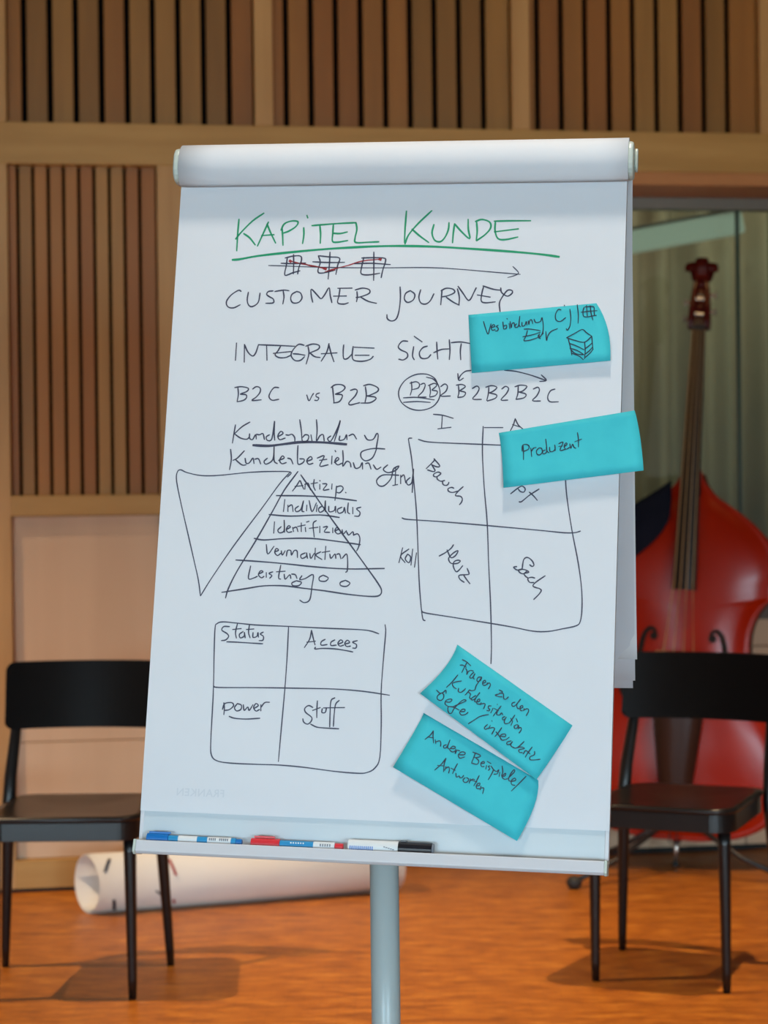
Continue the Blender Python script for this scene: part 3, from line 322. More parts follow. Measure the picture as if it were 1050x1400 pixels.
for a, b in zip(jo, jo[1:]):
    gp('pane', (a+.006, b-.006, REC+.018, REC+.028, .85, 2.192), M_glass, 0)
for a in jo[1:-1]: gp('pane_joint', (a-.006, a+.006, REC+.016, REC+.030, .85, 2.192), M_edge, 0)
for a, b in zip(jo, jo[1:]):
    gp('apron_panel', (a+.002, b-.002, REC, REC+.04, .70, .79), M_panel)
    gp('apron_panel', (a+.002, b-.002, REC, REC+.04, .02, .697), M_panel)
gp('shadow_gap', (JAMB, 5.0, REC+.01, REC+.05, 0, .02), M_gap, 0)
# space beyond the glass: closed by a wall of its own
struct('wall_beyond', mkbox(-4.5, 4.5, 9.3, 9.4, 0, 4.3), mat('olive_wall', lin(116, 114, 84), .8))
# curtain of soft folds behind the glass
bm = bmesh.new(); pv = None
NC = 150
for i in range(NC+1):
    s_ = .78 + (2.80-.78)*i/NC
    d = REC+1.0+.05*math.sin(i*.62)+.03*math.sin(i*.27+1)
    a = bm.verts.new(WM @ Vector((s_, d, 0.02))); b = bm.verts.new(WM @ Vector((s_, d, 2.6)))
    if pv: bm.faces.new((pv[0], a, b, pv[1]))
    pv = (a, b)
M_curt = noise_mat('grey_olive_curtain', lin(164, 144, 122), lin(138, 128, 106), (3, 3, .1), rough=.9)
cur = obj('curtain', bm, M_curt, None, smooth=True); sm = cur.modifiers.new('solid', 'SOLIDIFY'); sm.thickness = .003
tag(cur, 'grey-olive folded curtain hanging behind the glass wall beside the double bass', 'curtain')
# glowing bar added behind the glass, imitates a light band reflected in it
reflm = mat('pale_green_reflection_glow', (.35, .40, .34, 1), .5, emit=(.60, .72, .58, 1), estr=.24)
la = empty('reflection_bar', tuple(WM @ Vector((2.17, REC+.25, 2.13))), math.atan(WT_), 'pale green glowing bar behind the glass, standing in for a slanting reflection above the double bass', 'reflection')
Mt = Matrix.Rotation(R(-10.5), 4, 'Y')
obj('reflection_strip', mkbox(-.38, .30, -.03, .03, -.04, .04, M=Mt), reflm, la, bevel=.01)
obj('housing', mkbox(-.385, .305, -.034, .034, .042, .052, M=Mt), M_metal, la, bevel=.003)  # housing and wires belong to the added bar, no lamp hangs here
for x in (-.2, .2): obj('added_wire', mktube([Mt @ Vector((x, 0, .05)), (x*.96, 0, .75)], .0015, 6), M_metal, la)

# ---------------------------------------------------------------- flip chart easel
# board frame: bw to the right, bu up along the face, bn out of the face
bw = Vector((0.98351342, -0.1788386, -0.02679752)); bu = Vector((0.05792594, 0.17118596, 0.98353442)); bn = Vector((-0.17130656, -0.96887157, 0.17872309))
BO = Vector((2.62073158e-03, 2.97471514, 1.21634746))
BM = Matrix((bw, bu, bn)).transposed().to_4x4(); BM.translation = BO
M_enam = mat('white_enamel_board', lin(198, 208, 214), .3, spec=.2)
M_alu = mat('light_grey_plastic', lin(206, 208, 214), .38)
M_cap = mat('pale_grey_green_plastic', lin(196, 208, 200), .35)
M_pole = mat('pale_grey_powder_coat', lin(176, 190, 192), .32)
M_dark = mat('dark_castor_rubber', (.02, .02, .02, 1), .6)
px0 = Vector((-.006, 3.0, 0))
ez = empty('flip_chart_easel', tuple(px0), 0, 'white flip chart easel with marker tray on a single pale grey pole', 'easel')
def bp(name, bm, m, **k):
    bm.transform(BM); return obj(name, bm, m, ez, world=True, **k)
bp('board', mkbox(-.338, .338, -.522, .535, -.016, 0), M_enam, bevel=.002)
# raised edging of the board
for x in (-.340, .334): bp('edge_strip', mkbox(x, x+.006, -.522, .50, -.018, .0012), M_alu, bevel=.001)
# tray: ledge, bevelled lip, end plates
def prof_ext(prof, x0, x1):
    bm = bmesh.new(); poly_prism(bm, [Vector((x0, y, z)) for y, z in prof], Vector((x1-x0, 0, 0))); bmesh.ops.recalc_face_normals(bm, faces=bm.faces); return bm
LB = -.5205
bp('tray', prof_ext([(LB-.002, 0), (LB-.002, .029), (LB+.003, .032), (LB+.003, .035), (LB-.0125, .038), (LB-.0165, .034), (LB-.0165, -.016), (LB-.002, -.016)], -.3335, .3365), M_alu, bevel=.001)
bp('tray_end', prof_ext([(LB+.004, 0), (LB+.004, .036), (LB-.013, .0395), (LB-.0175, .034), (LB-.0175, 0)], .3365, .3405), M_cap, bevel=.001)
bp('tray_end', prof_ext([(LB+.004, 0), (LB+.004, .036), (LB-.013, .0395), (LB-.0175, .034), (LB-.0175, 0)], -.3375, -.3335), M_cap, bevel=.001)
# clamp bar (under the turned-over sheets) and its end caps
def oval(cy, cz, ry, rz, n=20, pw=.75):
    out = []
    for k in range(n):
        a = 2*math.pi*k/n; c, s_ = math.cos(a), math.sin(a)
        out.append((cy+ry*math.copysign(abs(c)**pw, c), cz+rz*math.copysign(abs(s_)**pw, s_)))
    return out
bp('clamp_bar', prof_ext(oval(.501, .008, .026, .020), -.336, .340), M_alu, bevel=.001)
bp('clamp_end_cap', prof_ext(oval(.501, .006, .0275, .026), -.3475, -.336), M_cap, bevel=.004, seg=3)
bp('clamp_end_cap', prof_ext(oval(.501, .006, .0275, .026), .340, .350), M_cap, bevel=.004, seg=3)
bp('clamp_lever', prof_ext(oval(.508, -.012, .018, .009), .350, .3545), M_cap, bevel=.0015)
# pole with collar, rear bracket and star base on castors
M_p2 = M_pole
obj('pole', mktube([px0+Vector((0, 0, .09)), px0+Vector((0, 0, .705))], .0215, 32), M_pole, ez, world=True, smooth=True)
obj('telescopic_tube', mktube([px0+Vector((0, 0, .60)), px0+Vector((.0, .03, 1.16))], .016, 20), M_alu, ez, world=True, smooth=True)
obj('tilt_bracket', mkbox(-.05, .05, 3.0, 3.05, 1.05, 1.16), M_alu, ez, world=True, bevel=.004)
hub = bmesh.new(); lathe(hub, [(.0, .05), (.045, .05), (.05, .06), (.045, .095), (.028, .12), (.0215, .13)], 24); hub.transform(Matrix.Translation(px0))
obj('hub', hub, M_pole, ez, world=True, smooth=True)
for k in range(5):
    a = R(72*k+20); d = Vector((math.cos(a), math.sin(a), 0))
    lg = obj('base_arm', mktube([px0+d*.03+Vector((0, 0, .085)), px0+d*.2+Vector((0, 0, .075)), px0+d*.33+Vector((0, 0, .06))], [.018, .015, .012], 12), M_pole, ez, world=True, smooth=True)
    cb = bmesh.new(); c0 = px0+d*.325+Vector((0, 0, .025)); sd = Vector((-d.y, d.x, 0))
    tube(cb, [c0-sd*.012, c0+sd*.012], .025, 20); obj('castor', cb, M_dark, lg, world=True)

# ---------------------------------------------------------------- paper pad
M_paper = noise_mat('white_paper', lin(222, 226, 232), lin(216, 221, 228), (3, 3, 3), rough=.75, spec=.25)
M_paper2 = noise_mat('white_paper_back', lin(214, 218, 226), lin(205, 210, 220), (5, 5, 3), rough=.75, spec=.25)
INKM = {'green': mat('green_ink', lin(10, 150, 104), .5), 'ink': mat('black_ink', lin(58, 60, 84), .5), 'red': mat('red_ink', lin(160, 44, 52), .5), 'pen': mat('black_fibre_pen', lin(32, 40, 62), .5)}
pad = empty('paper_pad', tuple(BM @ Vector((0, -.475, .002))), 0, 'white flip chart pad clamped to the board, covered with handwriting', 'paper pad')
def sheet_x(b):   # right edge of the top sheet narrows a little where the paper bows
    return .3385 + .0*(b)
bm = bmesh.new(); rows = []
for j in range(25):
    b = -.4755 + (.9505+.015)*j/24
    row = []
    for i in range(9):
        a = -.34+.68*i/8
        c = .0022 - (.0016 if False else 0)
        row.append(bm.verts.new((a + (.0022 if False else 0), b, c)))
    rows.append(row)
for q, w_ in zip(rows, rows[1:]):
    for i in range(8): bm.faces.new((q[i], q[i+1], w_[i+1], w_[i]))
bm.transform(BM)
top_sheet = obj('top_sheet', bm, M_paper, pad, world=True)
sm = top_sheet.modifiers.new('solid', 'SOLIDIFY'); sm.thickness = .0003; sm.offset = -1
obj('sheet_stack', (lambda b: (b.transform(BM), b)[1])(mkbox(-.3385, .3388, -.4735, .49, .0002, .0018)), M_paper2, pad, world=True)

# pages turned over the clamp: up the front, round the top and straight down behind
def over_path():
    pts = []
    for k in range(15):                      # bulge in front of the clamp, in board (b, c)
        t = k/14; a = -math.pi*.44+t*math.pi*.98
        pts.append(BM @ Vector((0, .5015+.0335*math.sin(a), .007+.027*math.cos(a))))
    last = pts[-1]
    for k in range(1, 20):
        z = last.z - .80*k/19
        pts.append(Vector((last.x+.006, last.y+.035*min(1, k/4)**.5, z)))
    return pts
for idx, (xa, xb, trim, shift) in enumerate(((-.338, .3425, 0.0, 0.0), (-.336, .3395, .02, .004), (-.334, .337, .008, -.003))):
    pth = over_path(); bm = bmesh.new(); pv = None
    if idx: pth = pth[14:]
    L = len(pth)
    for k, p in enumerate(pth):
        q = p.copy()
        if idx: q += Vector((.0, .003*idx, -.004*idx)); 
        if k == L-1: q.z += {0: .022, 1: -.006, 2: -.014}[idx]
        h = Vector((bw.x, bw.y, bw.z*(1 if (k < 15 and not idx) else .2))).normalized()
        row = []
        for i in range(13):
            a = xa+(xb-xa)*i/12
            wave = .004*math.sin(i*.9+k*.35+idx)*max(0, (k-15)/20) if not idx else .003*math.sin(i*.8+idx*2)
            row.append(bm.verts.new(q+h*a+Vector((0, wave, 0))))
        if pv:
            for i in range(12): bm.faces.new((pv[i], pv[i+1], row[i+1], row[i]))
        pv = row
    o = obj('turned_over_sheet', bm, M_paper if idx == 0 else M_paper2, pad, smooth=True, world=True)
    o['label'] = ('outer sheet turned over the clamp and hanging behind the board', 'second turned-over sheet, its lower edge a little longer', 'third turned-over sheet, longest of the three')[idx]
    sm = o.modifiers.new('solid', 'SOLIDIFY'); sm.thickness = .0004; sm.offset = 0

def ribbons(strokes, width, c_default, lift=.00025):
    """flat ink ribbons from strokes of Vectors in board space"""
    bm = bmesh.new()
    for st in strokes:
        P = spline(st); n = len(P)
        L_, R_ = [], []
        for i, p in enumerate(P):
            t = P[min(i+1, n-1)]-P[max(i-1, 0)]; t.z = 0
            if t.length < 1e-9: t = Vector((1, 0, 0))
            t.normalize(); nn = Vector((-t.y, t.x, 0))
            hw = width/2*(1.0+.12*math.sin(i*.7)) * (.8 if i in (0, n-1) else 1)
            q = p.copy(); q.z += lift
            if i == 0: q -= t*hw*.5
            if i == n-1: q += t*hw*.5
            L_.append(bm.verts.new(q+nn*hw)); R_.append(bm.verts.new(q-nn*hw))
        for i in range(n-1): bm.faces.new((L_[i], R_[i], R_[i+1], L_[i+1]))
    return bm
NOTES = []
NL = ['turquoise sticky note with a small drawn cube and grid, beside SICHT, uppermost of the four',
      'turquoise sticky note reading Produzent, overhanging the right edge of the pad',
      'turquoise sticky note reading Fragen zu den Kundensituation tiefe / interaktiv, tilted below the four-field square',
      'turquoise sticky note reading Andere Beispiele / Antworten, lowest of the four, tilted over the pad bottom']
M_note = noise_mat('turquoise_note_paper', lin(66, 196, 208), lin(60, 188, 202), (20, 20, 20), rough=.7, spec=.25)
for g, lab in zip(NOTE_GRIDS, NL):
    v = [int(k)/1e4 for k in g.split()]; V = [Vector(v[i:i+3]) for i in range(0, len(v), 3)]
    bm = bmesh.new(); vs = [bm.verts.new(BM @ p) for p in V]
    for j in range(8):
        for i in range(12): bm.faces.new((vs[j*13+i], vs[(j+1)*13+i], vs[(j+1)*13+i+1], vs[j*13+i+1]))
    root = BM @ V[6]
    r = bpy.data.objects.new('sticky_note', None)
    for p in vs: p.co -= root
    o = obj('sticky_note', bm, M_note, smooth=True); o.location = root
    sm = o.modifiers.new('solid', 'SOLIDIFY'); sm.thickness = .0002; sm.offset = -1
    tag(o, lab, 'sticky note', 'turquoise sticky notes on the pad'); NOTES.append(o)
for surf, col, wd, txt in INK:
    sts = []
    for st in txt.split(';'):
        v = [int(k)/1e4 for k in st.split()]
        if surf == 'sheet': sts.append([Vector((v[i], v[i+1], .0022)) for i in range(0, len(v), 2)])
        else: sts.append([Vector(v[i:i+3]) for i in range(0, len(v), 3)])
    bm = ribbons(sts, wd/1000, .0022, .00022 if surf == 'sheet' else .0006); bm.transform(BM)
    par = top_sheet if surf == 'sheet' else NOTES[int(surf[4])]
    obj('drawn_line' if False else 'handwriting', bm, INKM[col], par, world=True)
# maker's name showing faintly and mirrored through the paper
fc = bpy.data.curves.new('print', 'FONT'); fc.body = 'FRANKEN'; fc.size = .0155; fc.align_x = 'CENTER'; fc.space_character = 1.08; fc.offset = .0002
fo = bpy.data.objects.new('print', fc); C.objects.link(fo); bpy.context.view_layer.update()
me = bpy.data.meshes.new_from_object(fo); bpy.data.objects.remove(fo)
bm = bmesh.new(); bm.from_mesh(me); bmesh.ops.scale(bm, vec=(-1, 1, 1), verts=bm.verts); bmesh.ops.reverse_faces(bm, faces=bm.faces)
bm.transform(BM @ Matrix.Translation((-.2515, -.4515, .00245)))
obj('show_through_print', bm, mat('faint_grey_print', lin(208, 214, 222), .75, spec=.25), top_sheet, world=True)

# ---------------------------------------------------------------- markers on the tray
def cyl_x(bm, x0, x1, r, y, z, n=20, r2=None):
    r2 = r if r2 is None else r2
    tube(bm, [(x0, y, z), (x1, y, z)], [r, r2], n)
def marker(x0, segs, r, label, zc=.016):
    """a marker pen lying along the tray; segs = (name, x0, x1, radius, material)"""
    yb = LB-.0015
    root = empty('marker_pen', tuple(BM @ Vector((x0, yb, zc))), 0, label, 'marker pen', 'markers lying on the easel tray')
    made = {}
    for nm, a, b, rr, m in segs:
        bm = bmesh.new(); cyl_x(bm, a, b, rr, yb+r, zc); bmesh.ops.recalc_face_normals(bm, faces=bm.faces); bm.transform(BM)
        made[nm] = obj(nm, bm, m, root, world=True, bevel=.0006)
    return root, made, yb, zc
mb = mat('blue_plastic', lin(20, 110, 185), .3); mb2 = mat('cyan_blue_print', lin(30, 140, 195), .4); mw = mat('white_barrel', lin(222, 226, 228), .4)
mr = mat('red_plastic', lin(215, 50, 60), .3); mk = mat('black_plastic', (.008, .009, .014, 1), .25); mg = mat('grey_print', lin(120, 125, 135), .5); mbp = mat('blue_print', lin(90, 130, 200), .5)
def bpart(name, parent, m, *a, bevel=.0004):
    bm = mkbox(*a); bm.transform(BM); return obj(name, bm, m, parent, world=True, bevel=bevel)
r_, md, yb, zc = marker(-.325, [('cap', -.3225, -.2905, .0075, mb), ('barrel', -.2905, -.1905, .0056, mb2), ('label_wrap', -.276, -.2475, .0058, mw), ('label_wrap', -.2325, -.1975, .0058, mw), ('end_plug', -.1905, -.182, .0045, mb)], .0075, 'slim blue marker pen lying at the left end of the tray')
bpart('clip', md['cap'], mb, -.320, -.288, yb+.0145, yb+.0175, zc-.002, zc+.002)
for k in range(9): bpart('lettering', md['label_wrap'], mg, -.2295+k*.0028+(.004 if k > 3 else 0), -.2279+k*.0028+(.004 if k > 3 else 0), yb+.008, yb+.0115, zc+.0048, zc+.0061, bevel=0)
r_, md, yb, zc = marker(-.17, [('cap', -.168, -.126, .0073, mr), ('barrel', -.126, -.046, .0060, mb2), ('label_wrap', -.077, -.046, .0062, mw), ('end_plug', -.046, -.034, .005, mr)], .0073, 'slim red-capped marker pen with blue and white barrel in the middle of the tray')
bpart('clip', md['cap'], mr, -.164, -.134, yb+.0150, yb+.0178, zc-.002, zc+.002)
for k in range(6): bpart('lettering', md['barrel'], mw, -.110+k*.0036, -.1082+k*.0036, yb+.009, yb+.0112, zc+.0056, zc+.0064, bevel=0)
for k in range(5): bpart('lettering', md['label_wrap'], mg, -.067+k*.0034, -.0652+k*.0034, yb+.007, yb+.0105, zc+.0056, zc+.0065, bevel=0)
r_, md, yb, zc = marker(-.028, [('barrel', -.0265, .0455, .0095, mw), ('cap', .0455, .0935, .0095, mk), ('cap_end', .0935, .0955, .0085, mg)], .0095, 'thick white marker pen with black cap, rightmost on the tray', zc=.015)
bpart('clip', md['cap'], mk, .048, .057, yb+.018, yb+.0205, zc-.003, zc+.003)
for k in range(12): bpart('lettering', md['barrel'], mbp, -.0235+k*.0029, -.0220+k*.0029, yb+.0045, yb+.0100, zc+.0088, zc+.0098, bevel=0)
for k in range(5): bpart('lettering', md['barrel'], mg, .025+k*.0032, .0275+k*.0032, yb+.0095-k*.0008, yb+.0108-k*.0008, zc+.0090, zc+.0098, bevel=0)

# ---------------------------------------------------------------- black wooden chairs
M_ch = mat('black_lacquered_wood', (.004, .004, .005, 1), .30, spec=.5)
M_bk = mat('black_lacquered_backrest', (.004, .004, .005, 1), .42, spec=.12)
M_seat = mat('black_lacquered_seat', (.008, .007, .008, 1), .28, spec=.45)
def seat_outline(hw_f, hw_b, yf, yb, rf, rb, n=8, inset=0):
    pts = []
    cs = [(-hw_f, yf, rf, 180), (hw_f, yf, rf, 270), (hw_b, yb, rb, 0), (-hw_b, yb, rb, 90)]
    for x, y, r, a0 in cs:
        cx = x+(r if x < 0 else -r); cy = y+(r if y < 0 else -r)
        for k in range(n+1):
            a = R(a0+90*k/n); pts.append((cx+(r-inset)*math.cos(a), cy+(r-inset)*math.sin(a)))
    # bow the front edge
    return [(x, y - (.018*(1-(x/hw_f)**2) if y < 0 else 0)) for x, y in pts]
def make_chair(label):
    t = empty('wooden_chair', (0, 0, 0), 0, label, 'chair', 'black wooden chairs behind the flip chart')
    o = seat_outline(.195, .176, -.20, .21, .055, .05)
    bm = bmesh.new(); n = len(o)
    rings = []
    for sc, z in ((1, .438), (1.005, .444), (1.0, .450), (.9, .4495), (.6, .444), (.25, .441)):
        rings.append([bm.verts.new((x*sc, y*sc, z)) for x, y in o])
    for q, w_ in zip(rings, rings[1:]):
        for k in range(n): bm.faces.new((q[k], q[(k+1) % n], w_[(k+1) % n], w_[k]))
    bm.faces.new(rings[0][::-1]); bm.faces.new(rings[-1])
    obj('seat', bm, M_seat, t, smooth=True)
    a = seat_outline(.195, .176, -.20, .21, .055, .05, inset=.004); b = seat_outline(.195, .176, -.20, .21, .055, .05, inset=.024)
    bm = bmesh.new(); R4 = [[bm.verts.new((x, y, z)) for x, y in o_] for o_, z in ((a, .4375), (a, .392), (b, .392), (b, .4375))]
    for i in range(4):
        q, w_ = R4[i], R4[(i+1) % 4]
        for k in range(n): bm.faces.new((q[k], q[(k+1) % n], w_[(k+1) % n], w_[k]))
    bmesh.ops.recalc_face_normals(bm, faces=bm.faces)
    obj('apron', bm, M_ch, t, bevel=.002)
    for sx in (-1, 1):
        obj('front_leg', mktube([(sx*.168, -.165, .0), (sx*.168, -.166, .05), (sx*.166, -.167, .36), (sx*.166, -.167, .395)], [.0095, .0115, .0158, .0162], 16), M_ch, t, smooth=True)
        obj('rear_leg', mktube([(sx*.217, .195, 0), (sx*.215, .19, .05), (sx*.198, .162, .37), (sx*.196, .159, .42), (sx*.193, .174, .50), (sx*.187, .218, .61), (sx*.181, .240, .72)], [.0095, .0115, .0165, .018, .0165, .0145, .012], 16), M_ch, t, smooth=True)
    # back panel: bent board, concave to the sitter
    bm = bmesh.new(); NX, NZ = 36, 10; W2 = .208; z0, z1 = .622, .796
    def pt(u, v, off):
        x = W2*u; z = z0+(z1-z0)*v
        # rounded corners
        cr = .022; dz = 0
        ex = abs(x)-(W2-cr)
        if ex > 0:
            m_ = cr-math.sqrt(max(0, cr*cr-min(ex, cr)**2))
            z = min(max(z, z0+m_), z1-m_)
        z += .006*(1-u*u)*(0 if v < .5 else -1)*-0
        y = .200+.050*(1-u*u)+.03*(v-.5)
        return Vector((x, y+off, z))
    for off in (-.006, .006):
        pass
    F_ = [[bm.verts.new(pt(math.sin(math.pi/2*(-1+2*i/NX)), j/NZ, -.0065)) for i in range(NX+1)] for j in range(NZ+1)]
    B_ = [[bm.verts.new(pt(math.sin(math.pi/2*(-1+2*i/NX)), j/NZ, .0065)) for i in range(NX+1)] for j in range(NZ+1)]
    for j in range(NZ):
        for i in range(NX):
            bm.faces.new((F_[j][i], F_[j][i+1], F_[j+1][i+1], F_[j+1][i])); bm.faces.new((B_[j][i], B_[j+1][i], B_[j+1][i+1], B_[j][i+1]))
    for i in range(NX):
        bm.faces.new((F_[0][i], B_[0][i], B_[0][i+1], F_[0][i+1])); bm.faces.new((F_[NZ][i], F_[NZ][i+1], B_[NZ][i+1], B_[NZ][i]))
    for j in range(NZ):
        bm.faces.new((F_[j][0], F_[j+1][0], B_[j+1][0], B_[j][0])); bm.faces.new((F_[j][NX], B_[j][NX], B_[j+1][NX], F_[j+1][NX]))
    bmesh.ops.recalc_face_normals(bm, faces=bm.faces)
    obj('backrest', bm, M_bk, t, smooth=False, bevel=.003)
    return t
ch = make_chair('black wooden chair left of the easel, in front of the slatted panelling')
ch.location = (-.792, 5.112, 0); ch.rotation_euler = (0, 0, R(-1))
c2 = ch.copy(); C.objects.link(c2)
for k in ch.children:
    d = k.copy(); C.objects.link(d); d.parent = c2
c2.location = (.738, 5.155, 0); c2.rotation_euler = (0, 0, R(-25)); c2['label'] = 'black wooden chair right of the easel, in front of the double bass'
for o in list(ch.children)+list(c2.children):
    if o.name.startswith('backrest'):
        pass

# ---------------------------------------------------------------- roll of used paper on the floor
ra_ = Vector((-.915, 5.985, 0)); rb_ = Vector((.066, 6.31, 0)); ax = (rb_-ra_).normalized(); Lr = (rb_-ra_).length
sd = Vector((-ax.y, ax.x, 0))
roll = empty('paper_roll', tuple(ra_), math.atan2(ax.y, ax.x), 'rolled-up sheets of used flip chart paper lying on the floor behind the left chair', 'paper roll')
M_rollp = noise_mat('roll_paper', lin(232, 230, 226), lin(226, 224, 220), (2, 2, 2), rough=.7, spec=.25)
bm = bmesh.new(); pv = None; n = 150
R0 = .088
for k in range(n+1):
    a = -math.pi/2 - .3 + 3.1*2*math.pi*k/n; r = R0 - .011*k/n
    y = r*math.cos(a); x0 = .03-.30*y+.006*math.sin(a*.5); z = R0+.0012+r*math.sin(a)
    p = bm.verts.new((x0, y, z)); q = bm.verts.new((Lr-.055+x0*.25, y*.93, z*.93))
    if pv: bm.faces.new((pv[0], p, q, pv[1]))
    pv = (p, q)
o = obj('rolled_sheets', bm, M_rollp, roll, smooth=True); sm = o.modifiers.new('solid', 'SOLIDIFY'); sm.thickness = .0008
def roll_mark(x, a0, a1, dx, w, m):
    bm = bmesh.new(); pv = None
    for k in range(7):
        t = k/6; a = R(a0+(a1-a0)*t); rr = R0+.0016; f = 1-.07*(x/Lr)
        xx = x+dx*t
        p = [bm.verts.new((xx+s_*w/2, rr*math.cos(a)*f, (R0+.0012+rr*math.sin(a))*f+.0004)) for s_ in (-1, 1)]
        if pv: bm.faces.new((pv[0], p[0], p[1], pv[1]))
        pv = p
    obj('pen_mark', bm, m, roll)
roll_mark(.12, 255, 292, -.0, .008, INKM['pen']); roll_mark(.065, 250, 292, .0, .0001, INKM['pen'])
roll_mark(.09, 205, 238, .006, .009, INKM['pen']); roll_mark(.085, 120, 150, -.02, .009, INKM['pen'])
roll_mark(.215, 192, 205, .02, .008, INKM['pen']); roll_mark(.26, 130, 165, .015, .008, INKM['red']); roll_mark(.27, 215, 228, .005, .007, INKM['red'])

# ---------------------------------------------------------------- double bass
BS = empty('double_bass', (.920, 6.56, 0), 0, 'orange-red varnished double bass leaning upright by the glass wall behind the right chair', 'double bass')
BS.rotation_euler = (R(-3.5), R(3.1), R(-13))
def varnish(name, a, b, sc): return noise_mat(name, a, b, sc, rough=.24, coat=.04, spec=.2, pos=(.3, .7))
M_top = varnish('orange_red_varnish', lin(176, 36, 2), lin(140, 22, 1), (1.5, 1.5, .5))
M_rib = varnish('dark_red_varnish', lin(110, 24, 8), lin(84, 16, 6), (1, 1, 2))
M_neck = varnish('dark_maple_varnish', lin(84, 16, 10), lin(60, 10, 8), (3, 3, 6))
M_ebony = mat('ebony', lin(22, 13, 10), .35)
M_tail = mat('dark_tailpiece_wood', lin(48, 30, 26), .35)
M_str = mat('string_steel', lin(190, 160, 120), .35, .6)
M_brass = mat('machine_head_steel', lin(200, 190, 180), .25, .9)
M_fh = mat('f_hole_dark', (.006, .003, .002, 1), .8)
M_bridge = mat('maple_bridge', lin(205, 150, 110), .5)
# outline, right half, from bottom centre to the neck: (x, z)
half = [(0, .105), (.10, .107), (.20, .124), (.285, .168), (.335, .245), (.345, .33), (.325, .43), (.285, .51), (.262, .56), (.268, .595),
        (.240, .62), (.218, .67), (.208, .73), (.212, .79), (.232, .845), (.262, .885), (.283, .90), (.281, .935), (.288, .98), (.277, 1.035), (.244, 1.092), (.192, 1.143), (.133, 1.185), (.081, 1.220), (.045, 1.262), (.03, 1.30)]
rt = spline([Vector((x, z, 0)) for x, z in half], 3)
outl = [(p.x, p.y) for p in rt] + [(-p.x, p.y) for p in rt[::-1][:-1]]
RD = .20
def axz(z): return .68+.36*math.tanh((z-.68)/.42)
def ring(bm, sc, y): return [bm.verts.new((x*sc, y, axz(z)+(z-axz(z))*sc)) for x, z in outl]
def plate(y0, sgn, h):
    bm = bmesh.new(); n = len(outl); rs = []
    pass
    rs.append([bm.verts.new((x*1.012, y0-sgn*.004, .70+(z-.70)*1.006)) for x, z in outl])
    for sc in (1.0, .97, .93, .86, .75, .6, .42, .22, .06):
        b = h*(1-sc**2.6)**1.15 - (.004 if .9 < sc < .98 else 0)
        rs.append(ring(bm, sc, y0+sgn*(.004+b)))
    for q, w_ in zip(rs, rs[1:]):
        for k in range(n): bm.faces.new((q[k], q[(k+1) % n], w_[(k+1) % n], w_[k]))
    bm.faces.new(rs[-1]); bmesh.ops.recalc_face_normals(bm, faces=bm.faces)
    return bm
pb = plate(-.002, -1, .036); bvh = BVHTree.FromBMesh(pb)
top = obj('top_plate', pb, M_top, BS, smooth=True)
obj('back_plate', plate(RD+.002, 1, .02), M_rib, BS, smooth=True)
bm = bmesh.new(); n = len(outl)
a = [bm.verts.new((x*.985, 0, .70+(z-.70)*.99)) for x, z in outl]; b = [bm.verts.new((x*.985, RD, .70+(z-.70)*.99)) for x, z in outl]
for k in range(n): bm.faces.new((a[k], a[(k+1) % n], b[(k+1) % n], b[k]))
bmesh.ops.recalc_face_normals(bm, faces=bm.faces)
obj('ribs', bm, M_rib, BS, smooth=True)
def on_top(x, z, lift=.002):
    h = bvh.ray_cast(Vector((x, -1, z)), Vector((0, 1, 0)))
    return Vector((x, (h[0].y if h[0] else -.02)-lift, z))
for sx in (-1, 1):
    sp = spline([Vector((x*sx, z, 0)) for x, z in ((.088, .755), (.090, .774), (.106, .782), (.124, .764), (.135, .72), (.142, .66), (.158, .60), (.170, .565), (.186, .560), (.192, .575))], 5)
    bm = bmesh.new(); N_ = len(sp); pv = None
    for i, p in enumerate(sp):
        t = (sp[min(i+1, N_-1)]-sp[max(i-1, 0)]).normalized(); nn = Vector((-t.y, t.x, 0)); w_ = .003+.006*math.sin(math.pi*i/(N_-1))
        q = [bm.verts.new(on_top(p.x+nn.x*w_*k, p.y+nn.y*w_*k)) for k in (-1, 1)]
        if pv: bm.faces.new((pv[0], q[0], q[1], pv[1]))
        pv = q
    for cx, cz_, r in ((.094, .758, .013), (.186, .580, .015)):
        ring_ = [bm.verts.new(on_top(cx*sx+r*math.cos(2*math.pi*k/16), cz_+r*math.sin(2*math.pi*k/16), .0025)) for k in range(16)]
        bm.faces.new(ring_)
    obj('f_hole', bm, M_fh, top)
# neck, heel, fingerboard
NK = [(0, -.02, 1.22), (0, -.012, 1.32), (0, .0, 1.50), (0, .008, 1.68), (0, .012, 1.76)]
obj('neck', mktube([Vector(p) for p in NK], [.036, .027, .024, .021, .021], 16), M_neck, BS, smooth=True)
bm = bmesh.new(); secs = []
for z, w_, y in ((.91, .039, -.118), (1.0, .0375, -.108), (1.25, .032, -.076), (1.5, .028, -.047), (1.765, .0215, -.018)):
    row = []
    for k in range(9):
        t = -1+2*k/8; row.append(bm.verts.new((w_*t, y+.012*t*t, z)))
    row += [bm.verts.new((w_, y+.026, z)), bm.verts.new((-w_, y+.026, z))]
    secs.append(row)
for q, w_ in zip(secs, secs[1:]):
    for k in range(11): bm.faces.new((q[k], q[(k+1) % 11], w_[(k+1) % 11], w_[k]))
bm.faces.new(secs[0]); bm.faces.new(secs[-1][::-1]); bmesh.ops.recalc_face_normals(bm, faces=bm.faces)
obj('fingerboard', bm, M_ebony, BS, bevel=.002)
